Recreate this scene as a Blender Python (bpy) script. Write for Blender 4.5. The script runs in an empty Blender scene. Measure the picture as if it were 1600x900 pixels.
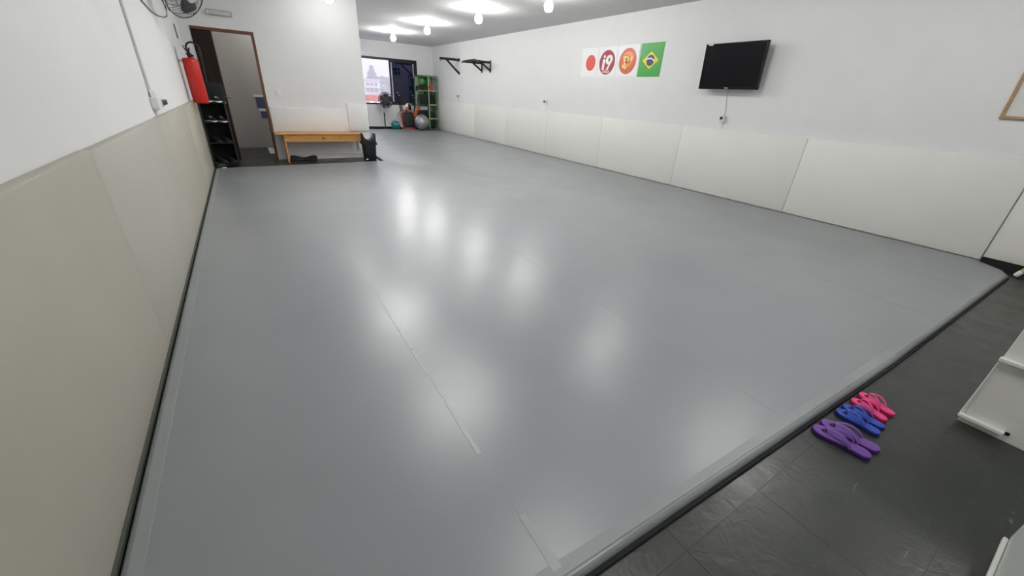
import bpy, bmesh, math, random
from mathutils import Vector, Matrix
random.seed(7)
S = bpy.context.scene
COL = S.collection

# ------------------------------------------------------------------ camera
YAW, PITCH, ROLL, FPX = 0.58383, -0.45649, -0.05735, 608.75
cy, sy, cp, sp = math.cos(YAW), math.sin(YAW), math.cos(PITCH), math.sin(PITCH)
fwd = Vector((sy*cp, cy*cp, sp)); r0 = Vector((cy, -sy, 0)); d0 = fwd.cross(r0)
right = r0*math.cos(ROLL) + d0*math.sin(ROLL)
down = d0*math.cos(ROLL) - r0*math.sin(ROLL)
cd = bpy.data.cameras.new('camera'); cam = bpy.data.objects.new('camera', cd); COL.objects.link(cam)
M = Matrix.Identity(4)
for i in range(3):
    M[i][0] = right[i]; M[i][1] = -down[i]; M[i][2] = -fwd[i]
M.translation = Vector((0, 0, 1.3))
cam.matrix_world = M
cd.sensor_width = 36; cd.lens = FPX/1600*36; cd.clip_start = .02; cd.clip_end = 900
S.camera = cam

# ------------------------------------------------------------------ world: hazy evening sky
W = bpy.data.worlds.new('world'); S.world = W; W.use_nodes = True
nt = W.node_tree; nt.nodes.clear()
wo = nt.nodes.new('ShaderNodeOutputWorld'); bg = nt.nodes.new('ShaderNodeBackground')
tc = nt.nodes.new('ShaderNodeTexCoord'); sx = nt.nodes.new('ShaderNodeSeparateXYZ'); cr = nt.nodes.new('ShaderNodeValToRGB')
cr.color_ramp.elements[0].position = 0.0; cr.color_ramp.elements[0].color = (.66, .60, .86, 1)
cr.color_ramp.elements[1].position = 0.35; cr.color_ramp.elements[1].color = (.80, .78, .95, 1)
nt.links.new(tc.outputs['Generated'], sx.inputs[0]); nt.links.new(sx.outputs['Z'], cr.inputs[0])
nt.links.new(cr.outputs[0], bg.inputs[0]); nt.links.new(bg.outputs[0], wo.inputs[0])
bg.inputs[1].default_value = 2.1

# ------------------------------------------------------------------ exposure
LAMP = 150.0
S.view_settings.view_transform = 'Standard'; S.view_settings.look = 'None'
S.view_settings.exposure = 0.96; S.view_settings.gamma = 1.0
S.view_settings.use_curve_mapping = False

# ------------------------------------------------------------------ materials
MATS = {}
def mat(name, col, rough=.5, metal=0, var=.04, scale=6, bump=0, bscale=60, spec=.5, emit=None, estr=0, trans=0, coat=0, alpha=1, ior=1.45):
    if name in MATS: return MATS[name]
    m = bpy.data.materials.new(name); m.use_nodes = True; n = m.node_tree; p = n.nodes['Principled BSDF']
    p.inputs['Roughness'].default_value = rough; p.inputs['Metallic'].default_value = metal
    p.inputs['Specular IOR Level'].default_value = spec; p.inputs['IOR'].default_value = ior
    p.inputs['Transmission Weight'].default_value = trans; p.inputs['Coat Weight'].default_value = coat
    t = n.nodes.new('ShaderNodeTexCoord'); no = n.nodes.new('ShaderNodeTexNoise')
    no.inputs['Scale'].default_value = scale; no.inputs['Detail'].default_value = 4
    n.links.new(t.outputs['Object'], no.inputs['Vector'])
    r = n.nodes.new('ShaderNodeValToRGB')
    r.color_ramp.elements[0].position = .3; r.color_ramp.elements[1].position = .7
    r.color_ramp.elements[0].color = tuple(max(0, c*(1-var)) for c in col)+(1,)
    r.color_ramp.elements[1].color = tuple(min(1, c*(1+var)) for c in col)+(1,)
    n.links.new(no.outputs[0], r.inputs[0]); n.links.new(r.outputs[0], p.inputs['Base Color'])
    if bump:
        b2 = n.nodes.new('ShaderNodeTexNoise'); b2.inputs['Scale'].default_value = bscale; b2.inputs['Detail'].default_value = 3
        n.links.new(t.outputs['Object'], b2.inputs['Vector'])
        bp = n.nodes.new('ShaderNodeBump'); bp.inputs['Strength'].default_value = bump; bp.inputs['Distance'].default_value = .01
        n.links.new(b2.outputs[0], bp.inputs['Height']); n.links.new(bp.outputs[0], p.inputs['Normal'])
    if emit:
        p.inputs['Emission Color'].default_value = emit+(1,); p.inputs['Emission Strength'].default_value = estr
    MATS[name] = m
    return m
def srgb(r, g, b):
    f = lambda c: ((c/255+.055)/1.055)**2.4 if c > 10 else c/255/12.92
    return (f(r), f(g), f(b))

wall_m = mat('white_wall_paint', (.76, .765, .765), .6, var=.015, scale=3, bump=.03, bscale=90)
ceil_m = mat('ceiling_paint', (.60, .60, .605), .85, var=.015, scale=3)
padm_r = mat('off_white_vinyl', (.80, .795, .76), .5, var=.015, scale=2, bump=.03, bscale=200)
padm_l = mat('beige_vinyl', (.44, .42, .355), .5, var=.03, scale=3, bump=.05, bscale=160)
padm_l2 = mat('grey_beige_vinyl', (.46, .447, .395), .5, var=.02, scale=3, bump=.05, bscale=160)
foam_black = mat('black_foam', (.012, .013, .013), .75)
foam_green = mat('grey_green_foam', (.085, .095, .08), .85, bump=.2, bscale=200)
black_pl = mat('black_plastic', (.012, .012, .013), .4)
black_mt = mat('black_metal', (.014, .014, .015), .45)
dark_fab = mat('dark_fabric', (.015, .016, .018), .85, bump=.3, bscale=300)
white_pl = mat('white_plastic', (.80, .80, .78), .35)
grey_pl = mat('grey_plastic', (.42, .43, .42), .4)
steel = mat('steel', (.55, .55, .55), .3, metal=1)
chrome = mat('chrome', (.75, .75, .76), .18, metal=1)
white_lam = mat('white_laminate', (.74, .74, .70), .35, var=.02)
silver_rub = mat('silver_rubber', (.30, .31, .33), .3, metal=.6, var=.03, coat=.5)
teal_rub = mat('teal_rubber', (.012, .15, .155), .3, var=.15, coat=.2)
green_paint = mat('green_paint', (.075, .18, .07), .5, var=.08)
lightgreen = mat('pale_green_paint', (.27, .43, .22), .5, var=.06)
orange_pl = mat('orange_plastic', (.75, .13, .035), .4)
red_pl = mat('red_plastic', (.75, .03, .02), .4)
red_paint = mat('red_enamel', (.55, .022, .016), .3, var=.03)
brown_rub = mat('copper_plastic', (.33, .13, .08), .45)
fan_grey = mat('dark_grey_wire', (.055, .052, .056), .5)

def wood(name, a, b, rough=.4, scale=1.0, axis='X', spec=.5):
    m = bpy.data.materials.new(name); m.use_nodes = True; n = m.node_tree; p = n.nodes['Principled BSDF']
    p.inputs['Roughness'].default_value = rough; p.inputs['Specular IOR Level'].default_value = spec
    t = n.nodes.new('ShaderNodeTexCoord'); mp = n.nodes.new('ShaderNodeMapping')
    sc = {'X': (1.2, 14, 14), 'Y': (14, 1.2, 14), 'Z': (14, 14, 1.2)}[axis]
    mp.inputs['Scale'].default_value = tuple(s*scale for s in sc)
    no = n.nodes.new('ShaderNodeTexNoise'); no.inputs['Scale'].default_value = 2; no.inputs['Detail'].default_value = 6; no.inputs['Distortion'].default_value = .6
    r = n.nodes.new('ShaderNodeValToRGB'); r.color_ramp.elements[0].position = .3; r.color_ramp.elements[1].position = .72
    r.color_ramp.elements[0].color = a+(1,); r.color_ramp.elements[1].color = b+(1,)
    n.links.new(t.outputs['Object'], mp.inputs[0]); n.links.new(mp.outputs[0], no.inputs['Vector']); n.links.new(no.outputs[0], r.inputs[0])
    n.links.new(r.outputs[0], p.inputs['Base Color'])
    return m
pine = wood('varnished_pine', (.50, .22, .06), (.68, .35, .11), .35)
redwood = wood('red_brown_wood', (.10, .032, .014), (.19, .065, .028), .35, axis='Z')
darkwood = wood('dark_brown_wood', (.012, .007, .005), (.026, .014, .009), .5, axis='Z', spec=.2)
framewood = wood('light_wood', (.30, .19, .09), (.40, .26, .13), .5, axis='Y')
tanwood = wood('tan_wood', (.45, .30, .13), (.58, .40, .2), .45, axis='Z')

# grey vinyl of the training mat: faint blotches, leathery relief, uneven gloss
def vinyl(name, col, r0_, r1_, bstr, spec=.5):
    m = bpy.data.materials.new(name); m.use_nodes = True; n = m.node_tree; p = n.nodes['Principled BSDF']; L = n.links.new
    p.inputs['Specular IOR Level'].default_value = spec
    t = n.nodes.new('ShaderNodeTexCoord')
    def noise(s, d=3):
        o = n.nodes.new('ShaderNodeTexNoise'); o.inputs['Scale'].default_value = s; o.inputs['Detail'].default_value = d
        L(t.outputs['Object'], o.inputs['Vector']); return o
    a = noise(.9); r = n.nodes.new('ShaderNodeValToRGB'); r.color_ramp.elements[0].position = .3; r.color_ramp.elements[1].position = .7
    r.color_ramp.elements[0].color = tuple(c*.95 for c in col)+(1,); r.color_ramp.elements[1].color = tuple(c*1.05 for c in col)+(1,)
    L(a.outputs[0], r.inputs[0]); L(r.outputs[0], p.inputs['Base Color'])
    b = noise(2.2, 5); mr = n.nodes.new('ShaderNodeMapRange'); mr.inputs[1].default_value = .3; mr.inputs[2].default_value = .7
    mr.inputs[3].default_value = r0_; mr.inputs[4].default_value = r1_
    L(b.outputs[0], mr.inputs[0]); L(mr.outputs[0], p.inputs['Roughness'])
    f = noise(220, 2); w = noise(5, 2)
    b1 = n.nodes.new('ShaderNodeBump'); b1.inputs['Strength'].default_value = bstr; b1.inputs['Distance'].default_value = .004; L(w.outputs[0], b1.inputs['Height'])
    b2 = n.nodes.new('ShaderNodeBump'); b2.inputs['Strength'].default_value = .12; b2.inputs['Distance'].default_value = .002
    L(f.outputs[0], b2.inputs['Height']); L(b1.outputs[0], b2.inputs['Normal']); L(b2.outputs[0], p.inputs['Normal'])
    return m
vinyl_m = vinyl('grey_mat_vinyl', (.262, .284, .292), .285, .345, .15, .72)
vinyl_strip = vinyl('pale_grey_vinyl', (.285, .30, .305), .36, .44, .1)
tape_m = vinyl('worn_seam_tape', (.36, .375, .375), .32, .4, .2)

def tile_mat():
    m = bpy.data.materials.new('dark_painted_tile'); m.use_nodes = True; n = m.node_tree; p = n.nodes['Principled BSDF']; L = n.links.new
    g = n.nodes.new('ShaderNodeNewGeometry')
    def noise(s, d=4, dist=0, vec=None):
        o = n.nodes.new('ShaderNodeTexNoise'); o.inputs['Scale'].default_value = s; o.inputs['Detail'].default_value = d; o.inputs['Distortion'].default_value = dist
        L(vec or g.outputs['Position'], o.inputs['Vector']); return o
    a = noise(3); r = n.nodes.new('ShaderNodeValToRGB'); r.color_ramp.elements[0].position = .3; r.color_ramp.elements[1].position = .7
    r.color_ramp.elements[0].color = (.017, .0205, .016, 1); r.color_ramp.elements[1].color = (.026, .031, .0245, 1)
    L(a.outputs[0], r.inputs[0])
    p.inputs['Specular IOR Level'].default_value = .75
    # pale scuffs: short worn scratches
    mp = n.nodes.new('ShaderNodeMapping'); mp.inputs['Scale'].default_value = (6, 22, 6); mp.inputs['Rotation'].default_value = (0, 0, .5)
    L(g.outputs['Position'], mp.inputs[0]); s = noise(.9, 6, 1.2, mp.outputs[0])
    sr = n.nodes.new('ShaderNodeValToRGB'); sr.color_ramp.elements[0].position = .71; sr.color_ramp.elements[1].position = .80
    L(s.outputs[0], sr.inputs[0])
    mx = n.nodes.new('ShaderNodeMix'); mx.data_type = 'RGBA'; mx.inputs['B'].default_value = (.20, .215, .19, 1)
    L(sr.outputs[0], mx.inputs['Factor']); L(r.outputs[0], mx.inputs['A']); L(mx.outputs['Result'], p.inputs['Base Color'])
    b = noise(7, 5, .5); mr = n.nodes.new('ShaderNodeMapRange'); mr.inputs[1].default_value = .3; mr.inputs[2].default_value = .7
    mr.inputs[3].default_value = .285; mr.inputs[4].default_value = .42; L(b.outputs[0], mr.inputs[0]); L(mr.outputs[0], p.inputs['Roughness'])
    w = noise(16, 4, 1.0); bp = n.nodes.new('ShaderNodeBump'); bp.inputs['Strength'].default_value = .32; bp.inputs['Distance'].default_value = .008
    L(w.outputs[0], bp.inputs['Height']); L(bp.outputs[0], p.inputs['Normal'])
    return m
tile_m = tile_mat()
slab_m = mat('dark_grout', (.02, .021, .019), .8)

# ------------------------------------------------------------------ mesh helpers
class B:
    def __init__(s): s.bm = bmesh.new()
    def box(s, x0, x1, y0, y1, z0, z1, bev=0, seg=2, rot=None, piv=None):
        t = bmesh.new(); bmesh.ops.create_cube(t, size=1)
        for v in t.verts: v.co = Vector((x0+(v.co.x+.5)*(x1-x0), y0+(v.co.y+.5)*(y1-y0), z0+(v.co.z+.5)*(z1-z0)))
        if bev: bmesh.ops.bevel(t, geom=t.edges[:], offset=bev, segments=seg, affect='EDGES', profile=.5)
        if rot is not None:
            c = Vector(piv) if piv else Vector(((x0+x1)/2, (y0+y1)/2, (z0+z1)/2))
            bmesh.ops.rotate(t, verts=t.verts, cent=c, matrix=rot)
        return s._add(t)
    def _add(s, t):
        me = bpy.data.meshes.new('t'); t.to_mesh(me); t.free(); s.bm.from_mesh(me); bpy.data.meshes.remove(me); return s
    def prism(s, poly, z0, z1, bev=0, seg=3, top_only=False):
        t = bmesh.new()
        lo = [t.verts.new((p[0], p[1], z0)) for p in poly]; hi = [t.verts.new((p[0], p[1], z1)) for p in poly]
        n = len(poly); t.faces.new(lo[::-1]); t.faces.new(hi)
        for i in range(n): t.faces.new((lo[i], lo[(i+1) % n], hi[(i+1) % n], hi[i]))
        bmesh.ops.recalc_face_normals(t, faces=t.faces)
        if bev:
            ed = [e for e in t.edges if all(abs(v.co.z-z1) < 1e-6 for v in e.verts)]
            if not top_only: ed += [e for e in t.edges if all(abs(v.co.z-z0) < 1e-6 for v in e.verts)]
            bmesh.ops.bevel(t, geom=ed, offset=bev, segments=seg, affect='EDGES', profile=.5)
        return s._add(t)
    def tube(s, pts, r, n=8, closed=False, flat=None):
        pts = [Vector(p) for p in pts]; t = bmesh.new(); rings = []; N = len(pts)
        rr = r if isinstance(r, (list, tuple)) else [r]*N
        up = None
        for i, p in enumerate(pts):
            if closed: d = pts[(i+1) % N]-pts[i-1]
            else: d = pts[min(i+1, N-1)]-pts[max(i-1, 0)]
            d.normalize()
            if up is None: up = Vector((0, 0, 1)) if abs(d.z) < .9 else Vector((1, 0, 0))
            if flat: up = Vector((0, 0, 1))
            a = d.cross(up)
            if a.length < 1e-4: a = d.cross(Vector((1, 0, 0)))
            a.normalize(); b = a.cross(d).normalized(); up = b
            k = flat or 1
            rings.append([t.verts.new(p+a*math.cos(2*math.pi*j/n)*rr[i]+b*math.sin(2*math.pi*j/n)*rr[i]*k) for j in range(n)])
        for i in range(N if closed else N-1):
            q, w = rings[i], rings[(i+1) % N]
            for j in range(n): t.faces.new((q[j], q[(j+1) % n], w[(j+1) % n], w[j]))
        if not closed:
            t.faces.new(rings[0][::-1]); t.faces.new(rings[-1])
        bmesh.ops.recalc_face_normals(t, faces=t.faces)
        return s._add(t)
    def lathe(s, prof, org=(0, 0, 0), axis=(0, 0, 1), n=24):
        t = bmesh.new(); rings = []
        for r, z in prof:
            if r < 1e-6: rings.append([t.verts.new((0, 0, z))])
            else: rings.append([t.verts.new((r*math.cos(2*math.pi*j/n), r*math.sin(2*math.pi*j/n), z)) for j in range(n)])
        for a, b in zip(rings, rings[1:]):
            for j in range(n):
                k = (j+1) % n
                if len(a) == 1 and len(b) == 1: continue
                if len(a) == 1: t.faces.new((a[0], b[k], b[j]))
                elif len(b) == 1: t.faces.new((a[j], a[k], b[0]))
                else: t.faces.new((a[j], a[k], b[k], b[j]))
        q = Vector((0, 0, 1)).rotation_difference(Vector(axis).normalized()).to_matrix()
        for v in t.verts: v.co = q @ v.co + Vector(org)
        bmesh.ops.recalc_face_normals(t, faces=t.faces)
        return s._add(t)
    def ball(s, c, r, sc=(1, 1, 1), u=24, v=16):
        t = bmesh.new(); bmesh.ops.create_uvsphere(t, u_segments=u, v_segments=v, radius=r)
        for w in t.verts: w.co = Vector((w.co.x*sc[0], w.co.y*sc[1], w.co.z*sc[2]))+Vector(c)
        return s._add(t)
    def torus(s, c, R, r, axis=(0, 0, 1), n=40, m=8):
        q = Vector((0, 0, 1)).rotation_difference(Vector(axis).normalized()).to_matrix()
        return s.tube([q @ Vector((R*math.cos(2*math.pi*i/n), R*math.sin(2*math.pi*i/n), 0))+Vector(c) for i in range(n)], r, m, closed=True)
    def obj(s, name, m, parent=None, smooth=False, label=None, loc=None):
        me = bpy.data.meshes.new(name); s.bm.to_mesh(me); s.bm.free()
        o = bpy.data.objects.new(name, me); COL.objects.link(o); me.materials.append(m)
        if smooth:
            for p in me.polygons: p.use_smooth = True
            try: me.set_sharp_from_angle(angle=math.radians(40))
            except Exception: pass
        base = parent.get('_base') if parent is not None else None
        if parent is not None:
            o.parent = parent
            r = parent
            off = Vector((0, 0, 0))
            while r is not None: off += r.location; r = r.parent
            o.location = -off if not parent.get('_local') else (0, 0, 0)
        if label: o['label'] = label
        return o
def thing(name, label, cat, loc=(0, 0, 0), group=None):
    o = bpy.data.objects.new(name, None); COL.objects.link(o); o.location = loc; o.empty_display_size = .1
    o['label'] = label; o['category'] = cat
    if group: o['group'] = group
    return o
def tag(o, label, cat, group=None):
    o['label'] = label; o['category'] = cat
    if group: o['group'] = group
    return o
def struct(o, label=None):
    o['kind'] = 'structure'
    if label: o['label'] = label
    return o
def copy_tree(o, loc, label=None, parent=None):
    c = o.copy(); COL.objects.link(c)
    if parent is not None: c.parent = parent
    else: c.location = loc
    if label: c['label'] = label
    for ch in list(o.children): copy_tree(ch, None, None, c)
    return c

FL = -.045                                       # bare tiled floor; the mat surface is z = 0
XR, YF, ZC, XL, YD, XW = 6.35, 15.876, 2.785, -.625, 9.133, 2.17

# ================================================================== STRUCTURE
fl = struct(B().box(-1.2, 6.6, -3.2, 16.0, FL-.2, FL-.0012).obj('floor', tile_m), 'dark tiled floor below the training mat')
tme = None
def tile(x0, x1, y0, y1):
    return B().box(x0+.0004, x1-.0004, y0+.0004, y1-.0004, FL-.004, FL, .0004, 1).obj('tile', tile_m, fl)
for i in range(-3, 12):
    for j in range(-2, 2):
        x0 = 1.43+.45*i; y0 = -.132+.45*j
        tile(max(x0, XL), min(x0+.45, XR), y0, min(y0+.45, .62))
for i in range(-5, 2):
    for j in range(0, 3):
        x0 = 1.43+.45*i; y0 = 8.0+.45*j
        tile(max(x0, XL), min(x0+.45, XW), y0, min(y0+.45, YD))
for i in range(-5, 0):
    for j in range(0, 5):
        x0 = 1.43+.45*i; y0 = YD+.45*j
        tile(max(x0, XL), x0+.45, y0, min(y0+.45, 11.0))
for i in range(2, 11):
    x0 = 1.43+.45*i
    tile(max(x0, XW), min(x0+.45, XR), 15.33, YF)

struct(B().box(-1.2, 6.6, -3.2, 16.0, ZC, ZC+.15).obj('ceiling', ceil_m))
struct(B().box(XL-.15, XL, -3.2, 11.2, FL-.1, ZC).obj('wall_left', wall_m))
struct(B().box(XR, XR+.15, -3.2, 16.0, FL-.1, ZC).obj('wall_right', wall_m))
struct(B().box(XL, XR, -3.2, -3.05, FL-.1, ZC).obj('wall_near', wall_m))
# far wall with window opening
WX0, WX1, WZ0, WZ1 = 3.42, 5.72, .79, 2.29
w = B(); w.box(XW, WX0, YF, YF+.15, FL-.1, ZC); w.box(WX1, XR, YF, YF+.15, FL-.1, ZC)
w.box(WX0, WX1, YF, YF+.15, FL-.1, WZ0); w.box(WX0, WX1, YF, YF+.15, WZ1, ZC)
struct(w.obj('wall_far', wall_m))
# dividing wall with the door opening, and the side wall that runs on to the far wall
DX0, DX1, DZ = -.44, .36, 2.02
w = B(); w.box(XL, DX0-.04, YD, YD+.15, FL-.1, ZC); w.box(DX1+.04, XW, YD, YD+.15, FL-.1, ZC); w.box(DX0-.04, DX1+.04, YD, YD+.15, DZ+.04, ZC)
struct(w.obj('wall_middle', wall_m))
struct(B().box(XW-.15, XW, YD+.15, YF+.15, FL-.1, ZC).obj('wall_side', wall_m))
grey_wall = mat('grey_beige_wall_paint', (.42, .40, .37), .6, var=.02, scale=3)
struct(B().box(XL, XW-.15, 11.0, 11.15, FL-.1, ZC).obj('wall_back_room', grey_wall))
struct(B().box(XR-.02, XR-.0005, -3.0, .585, FL, .036, .003).obj('baseboard_right', foam_black))
# skirting on the dividing wall
struct(B().box(.42, XW-.01, YD-.014, YD, FL, .06, .003).obj('baseboard_middle', wall_m))
# dark skirting behind the far mat edge
struct(B().box(XW, XR, YF-.012, YF, FL, .045, .003).obj('baseboard_far', foam_black))

# door
door = bpy.data.objects.new('door_1', None); COL.objects.link(door); door.location = (DX0, YD, FL); struct(door, 'brown wooden door standing open into the grey room')
f = B(); f.box(DX1, DX1+.04, YD-.012, YD+.16, FL, DZ+.04, .003); f.box(DX0-.04, DX1, YD-.012, YD+.16, DZ, DZ+.04, .003)
f.obj('door_frame', redwood, door)
B().box(DX0-.04, DX0, YD-.012, YD+.16, FL, DZ, .003).obj('hinge_jamb', darkwood, door)
lx = -.212                                        # narrow left leaf, closed; the wider leaf stands open out of sight
lf = B().box(DX0+.003, lx, YD+.004, YD+.040, FL+.01, DZ-.003, .003).obj('door_leaf', darkwood, door)
B().box(lx+.0005, lx+.012, YD+.008, YD+.036, FL+.01, DZ-.003, .002).obj('leaf_edge', redwood, lf, label='lighter brown leaf edge')
for k in range(3):
    z = FL+.16+.66*k
    B().box(DX0+.055, lx-.05, YD+.0005, YD+.004, z, z+.54, .001).obj('leaf_panel', darkwood, lf)
hb = B(); hb.tube([(lx-.035, YD+.006, 1.03), (lx-.035, YD-.05, 1.03), (lx+.07, YD-.055, 1.03)], .010, 8)
hb.tube([(lx-.035, YD-.002, .93), (lx-.035, YD-.002, 1.10)], .016, 8)
hb.obj('door_handle', chrome, lf, True)

# window: black frame, the left half open, dark tinted sliding sashes on the right
win = bpy.data.objects.new('window_1', None); COL.objects.link(win); win.location = (WX0, YF, WZ0); struct(win, 'black framed sliding window, left half open, right half dark glass')
blackframe = mat('black_window_frame', (.011, .010, .012), .4)
f = B(); t_ = .045
f.box(WX0, WX1, YF-.012, YF+.09, WZ1-.07, WZ1, .003); f.box(WX0, WX1, YF-.012, YF+.09, WZ0, WZ0+t_, .003)
f.box(WX0, WX0+t_, YF-.012, YF+.09, WZ0, WZ1, .003); f.box(WX1-t_, WX1, YF-.012, YF+.09, WZ0, WZ1, .003)
f.obj('window_frame', blackframe, win)
glass = bpy.data.materials.new('smoked_glass'); glass.use_nodes = True
n = glass.node_tree; n.nodes.clear(); o_ = n.nodes.new('ShaderNodeOutputMaterial'); mx = n.nodes.new('ShaderNodeMixShader')
tr = n.nodes.new('ShaderNodeBsdfTransparent'); gl = n.nodes.new('ShaderNodeBsdfGlossy'); fr = n.nodes.new('ShaderNodeFresnel')
tr.inputs[0].default_value = (.27, .29, .40, 1); gl.inputs[1].default_value = .02
n.links.new(fr.outputs[0], mx.inputs[0]); n.links.new(tr.outputs[0], mx.inputs[1]); n.links.new(gl.outputs[0], mx.inputs[2]); n.links.new(mx.outputs[0], o_.inputs[0])
for k, (a, b, yy) in enumerate(((4.70, 5.66, YF+.015), (4.74, 5.67, YF+.055))):
    s_ = B(); zz0, zz1 = WZ0+.045, WZ1-.07
    s_.box(a, a+.05, yy, yy+.028, zz0, zz1, .003); s_.box(b-.05, b, yy, yy+.028, zz0, zz1, .003)
    s_.box(a, b, yy, yy+.028, zz0, zz0+.06, .003); s_.box(a, b, yy, yy+.028, zz1-.04, zz1, .003)
    sash = s_.obj('sash', blackframe, win)
    B().box(a+.05, b-.05, yy+.011, yy+.017, zz0+.06, zz1-.04).obj('pane', glass, sash)
alu = mat('pale_aluminium', (.45, .46, .55), .45, metal=.2)
B().box(4.755, 4.80, YF+.006, YF+.014, WZ0+.11, WZ1-.12, .002).obj('sash_seal', alu, win, label='pale grey strip on the sash stile')
B().box(5.565, 5.60, YF+.004, YF+.014, 1.72, 2.17, .002).obj('sash_latch', alu, win, label='pale strip at the top right of the sash')

# dark foam strip between the left wall pads and the mat
st = B(); pts = []
st.box(-.612, -.581, -3.0, 8.05, FL, -.004, .006)
struct(st.obj('trim_1', foam_green))

# ------------------------------------------------------------------ wall pads
def pad(x0, x1, y0, y1, z0, z1, m, label, group=None):
    return tag(B().box(x0, x1, y0, y1, z0, z1, .007, 2).obj('wall_pad', m, smooth=True), label, 'wall pad')
PR = 6.313
rl = ['off-white right wall pad nearest the camera, past the wide joint at the mat corner',
      'off-white right wall pad between the wide joint and the first seam',
      'off-white right wall pad directly under the wall television and its cable',
      'off-white right wall pad below the Brazilian flag poster',
      'off-white right wall pad below the poster of a red disc on white',
      'off-white right wall pad just beyond the lone wall socket, short of the pull-up bar',
      'off-white right wall pad below the black pull-up bar',
      'off-white right wall pad at the far corner behind the green rack']
ys = [-1.4, .59, 2.60, 4.545, 6.5, 8.45, 10.4, 12.35, 14.3]
for k in range(7):
    pad(PR+(.012 if k == 0 else 0), XR, ys[k]+(.002 if k else 0), ys[k+1]-(.004 if k == 0 else .002), (.037 if k == 0 else .001), 1.003, padm_r, rl[k])
pad(PR, XR, 12.352, YF-.015, .001, 1.003, padm_r, rl[7])
ll = ['beige wall pad at the near end of the left wall, running out of the frame',
      'beige left wall pad just before the visible vertical seam',
      'greyer beige left wall pad just beyond the visible vertical seam, under the wall socket',
      'beige left wall pad between the wall socket and the fire extinguisher',
      'beige wall pad at the far end of the left wall, under the red fire extinguisher']
yl = [-1.5, .45, 2.42, 4.39, 6.35, 8.1]
for k in range(5):
    pad(XL, -.584, yl[k]+.001, yl[k+1]-.001, .0, 1.004-(.003 if k == 2 else 0), padm_l2 if k == 2 else padm_l, ll[k])
pad(.41, 1.775, YD-.035, YD, .455, .90, mat('pale_vinyl', (.79, .785, .77), .5, var=.015), 'lower off-white pad on the middle wall behind the wooden bench')
pad(1.779, XW+.004, YD-.036, YD, .49, 1.005, mat('pale_vinyl', (.79, .785, .77)), 'taller off-white pad on the middle wall above the black bin')

# ------------------------------------------------------------------ training mat
mt = thing('training_mat', 'large grey vinyl training mat covering almost the whole floor', 'mat', (3.2, 4, FL))
poly = [(-.574, .46), (1.03, .422), (3.03, .362), (5.95, .325), (6.10, .385), (6.308, .61), (6.308, 15.32), (2.22, 15.30), (2.25, 9.15), (2.21, 8.34), (2.17, 8.315), (.69, 8.20), (-.50, 8.13), (-.572, 8.08)]
B().prism(poly, -.029, 0, .0275, 6, top_only=True).obj('mat_cover', vinyl_m, mt, True)
low = [(x, y-(.014 if y < .5 else 0)) for x, y in poly]
B().prism(low, FL, -.0292, .004, 2).obj('foam_base', foam_black, mt)
# welded strips and seam tapes (thin raised vinyl)
def strip(name, quad, h, m, label=None):
    t = B().prism(quad, .0001, h, h*.45, 1, top_only=True); return t.obj(name, m, mt, label=label)
strip('edge_strip', [(-.55, .525), (-.511, .53), (-.511, 8.09), (-.55, 8.06)], .0012, vinyl_strip, 'paler strip along the left edge')
strip('edge_strip', [(-.50, .482), (1.03, .444), (3.03, .384), (5.93, .347), (5.95, .39), (3.03, .43), (1.2, .475), (.55, .50), (-.50, .53)], .0012, vinyl_strip, 'paler strip along the near edge')
for x, y0, y1, wd in ((.545, .478, .68, .017), (.536, .98, 1.32, .010), (.538, 1.36, 1.43, .006), (.536, 1.55, 1.78, .009), (.536, 1.8, 2.0, .006), (.535, 2.05, 2.2, .003)):
    strip('seam_tape', [(x-wd, y0), (x+wd, y0), (x+wd*.8, y1), (x-wd*.8, y1)], .0014, tape_m, 'worn pale tape on the seam')
for x, y0, y1, wd in ((1.87, 5.3, 5.85, .010), (1.888, 3.12, 3.6, .008), (1.90, 2.2, 2.45, .006)):
    strip('seam_tape', [(x-wd, y0), (x+wd, y0), (x+wd, y1), (x-wd, y1)], .0010, tape_m, 'worn pale tape on the seam')
seam_m = mat('seam_shadow_vinyl', (.19, .205, .207), .42)
for x in (.538, 1.89, 2.95, 4.02, 5.1):
    strip('seam', [(x-.0025, .5 if x < 2 else .47), (x+.0025, .5 if x < 2 else .47), (x+.0025, 8.1), (x-.0025, 8.1)], .0006, vinyl_m)
cap = B().box(-.485, -.425, 8.09, 8.125, .0005, .006, .002).obj('torn_tape', white_pl, mt, label='scrap of white tape at the far left corner')

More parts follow.
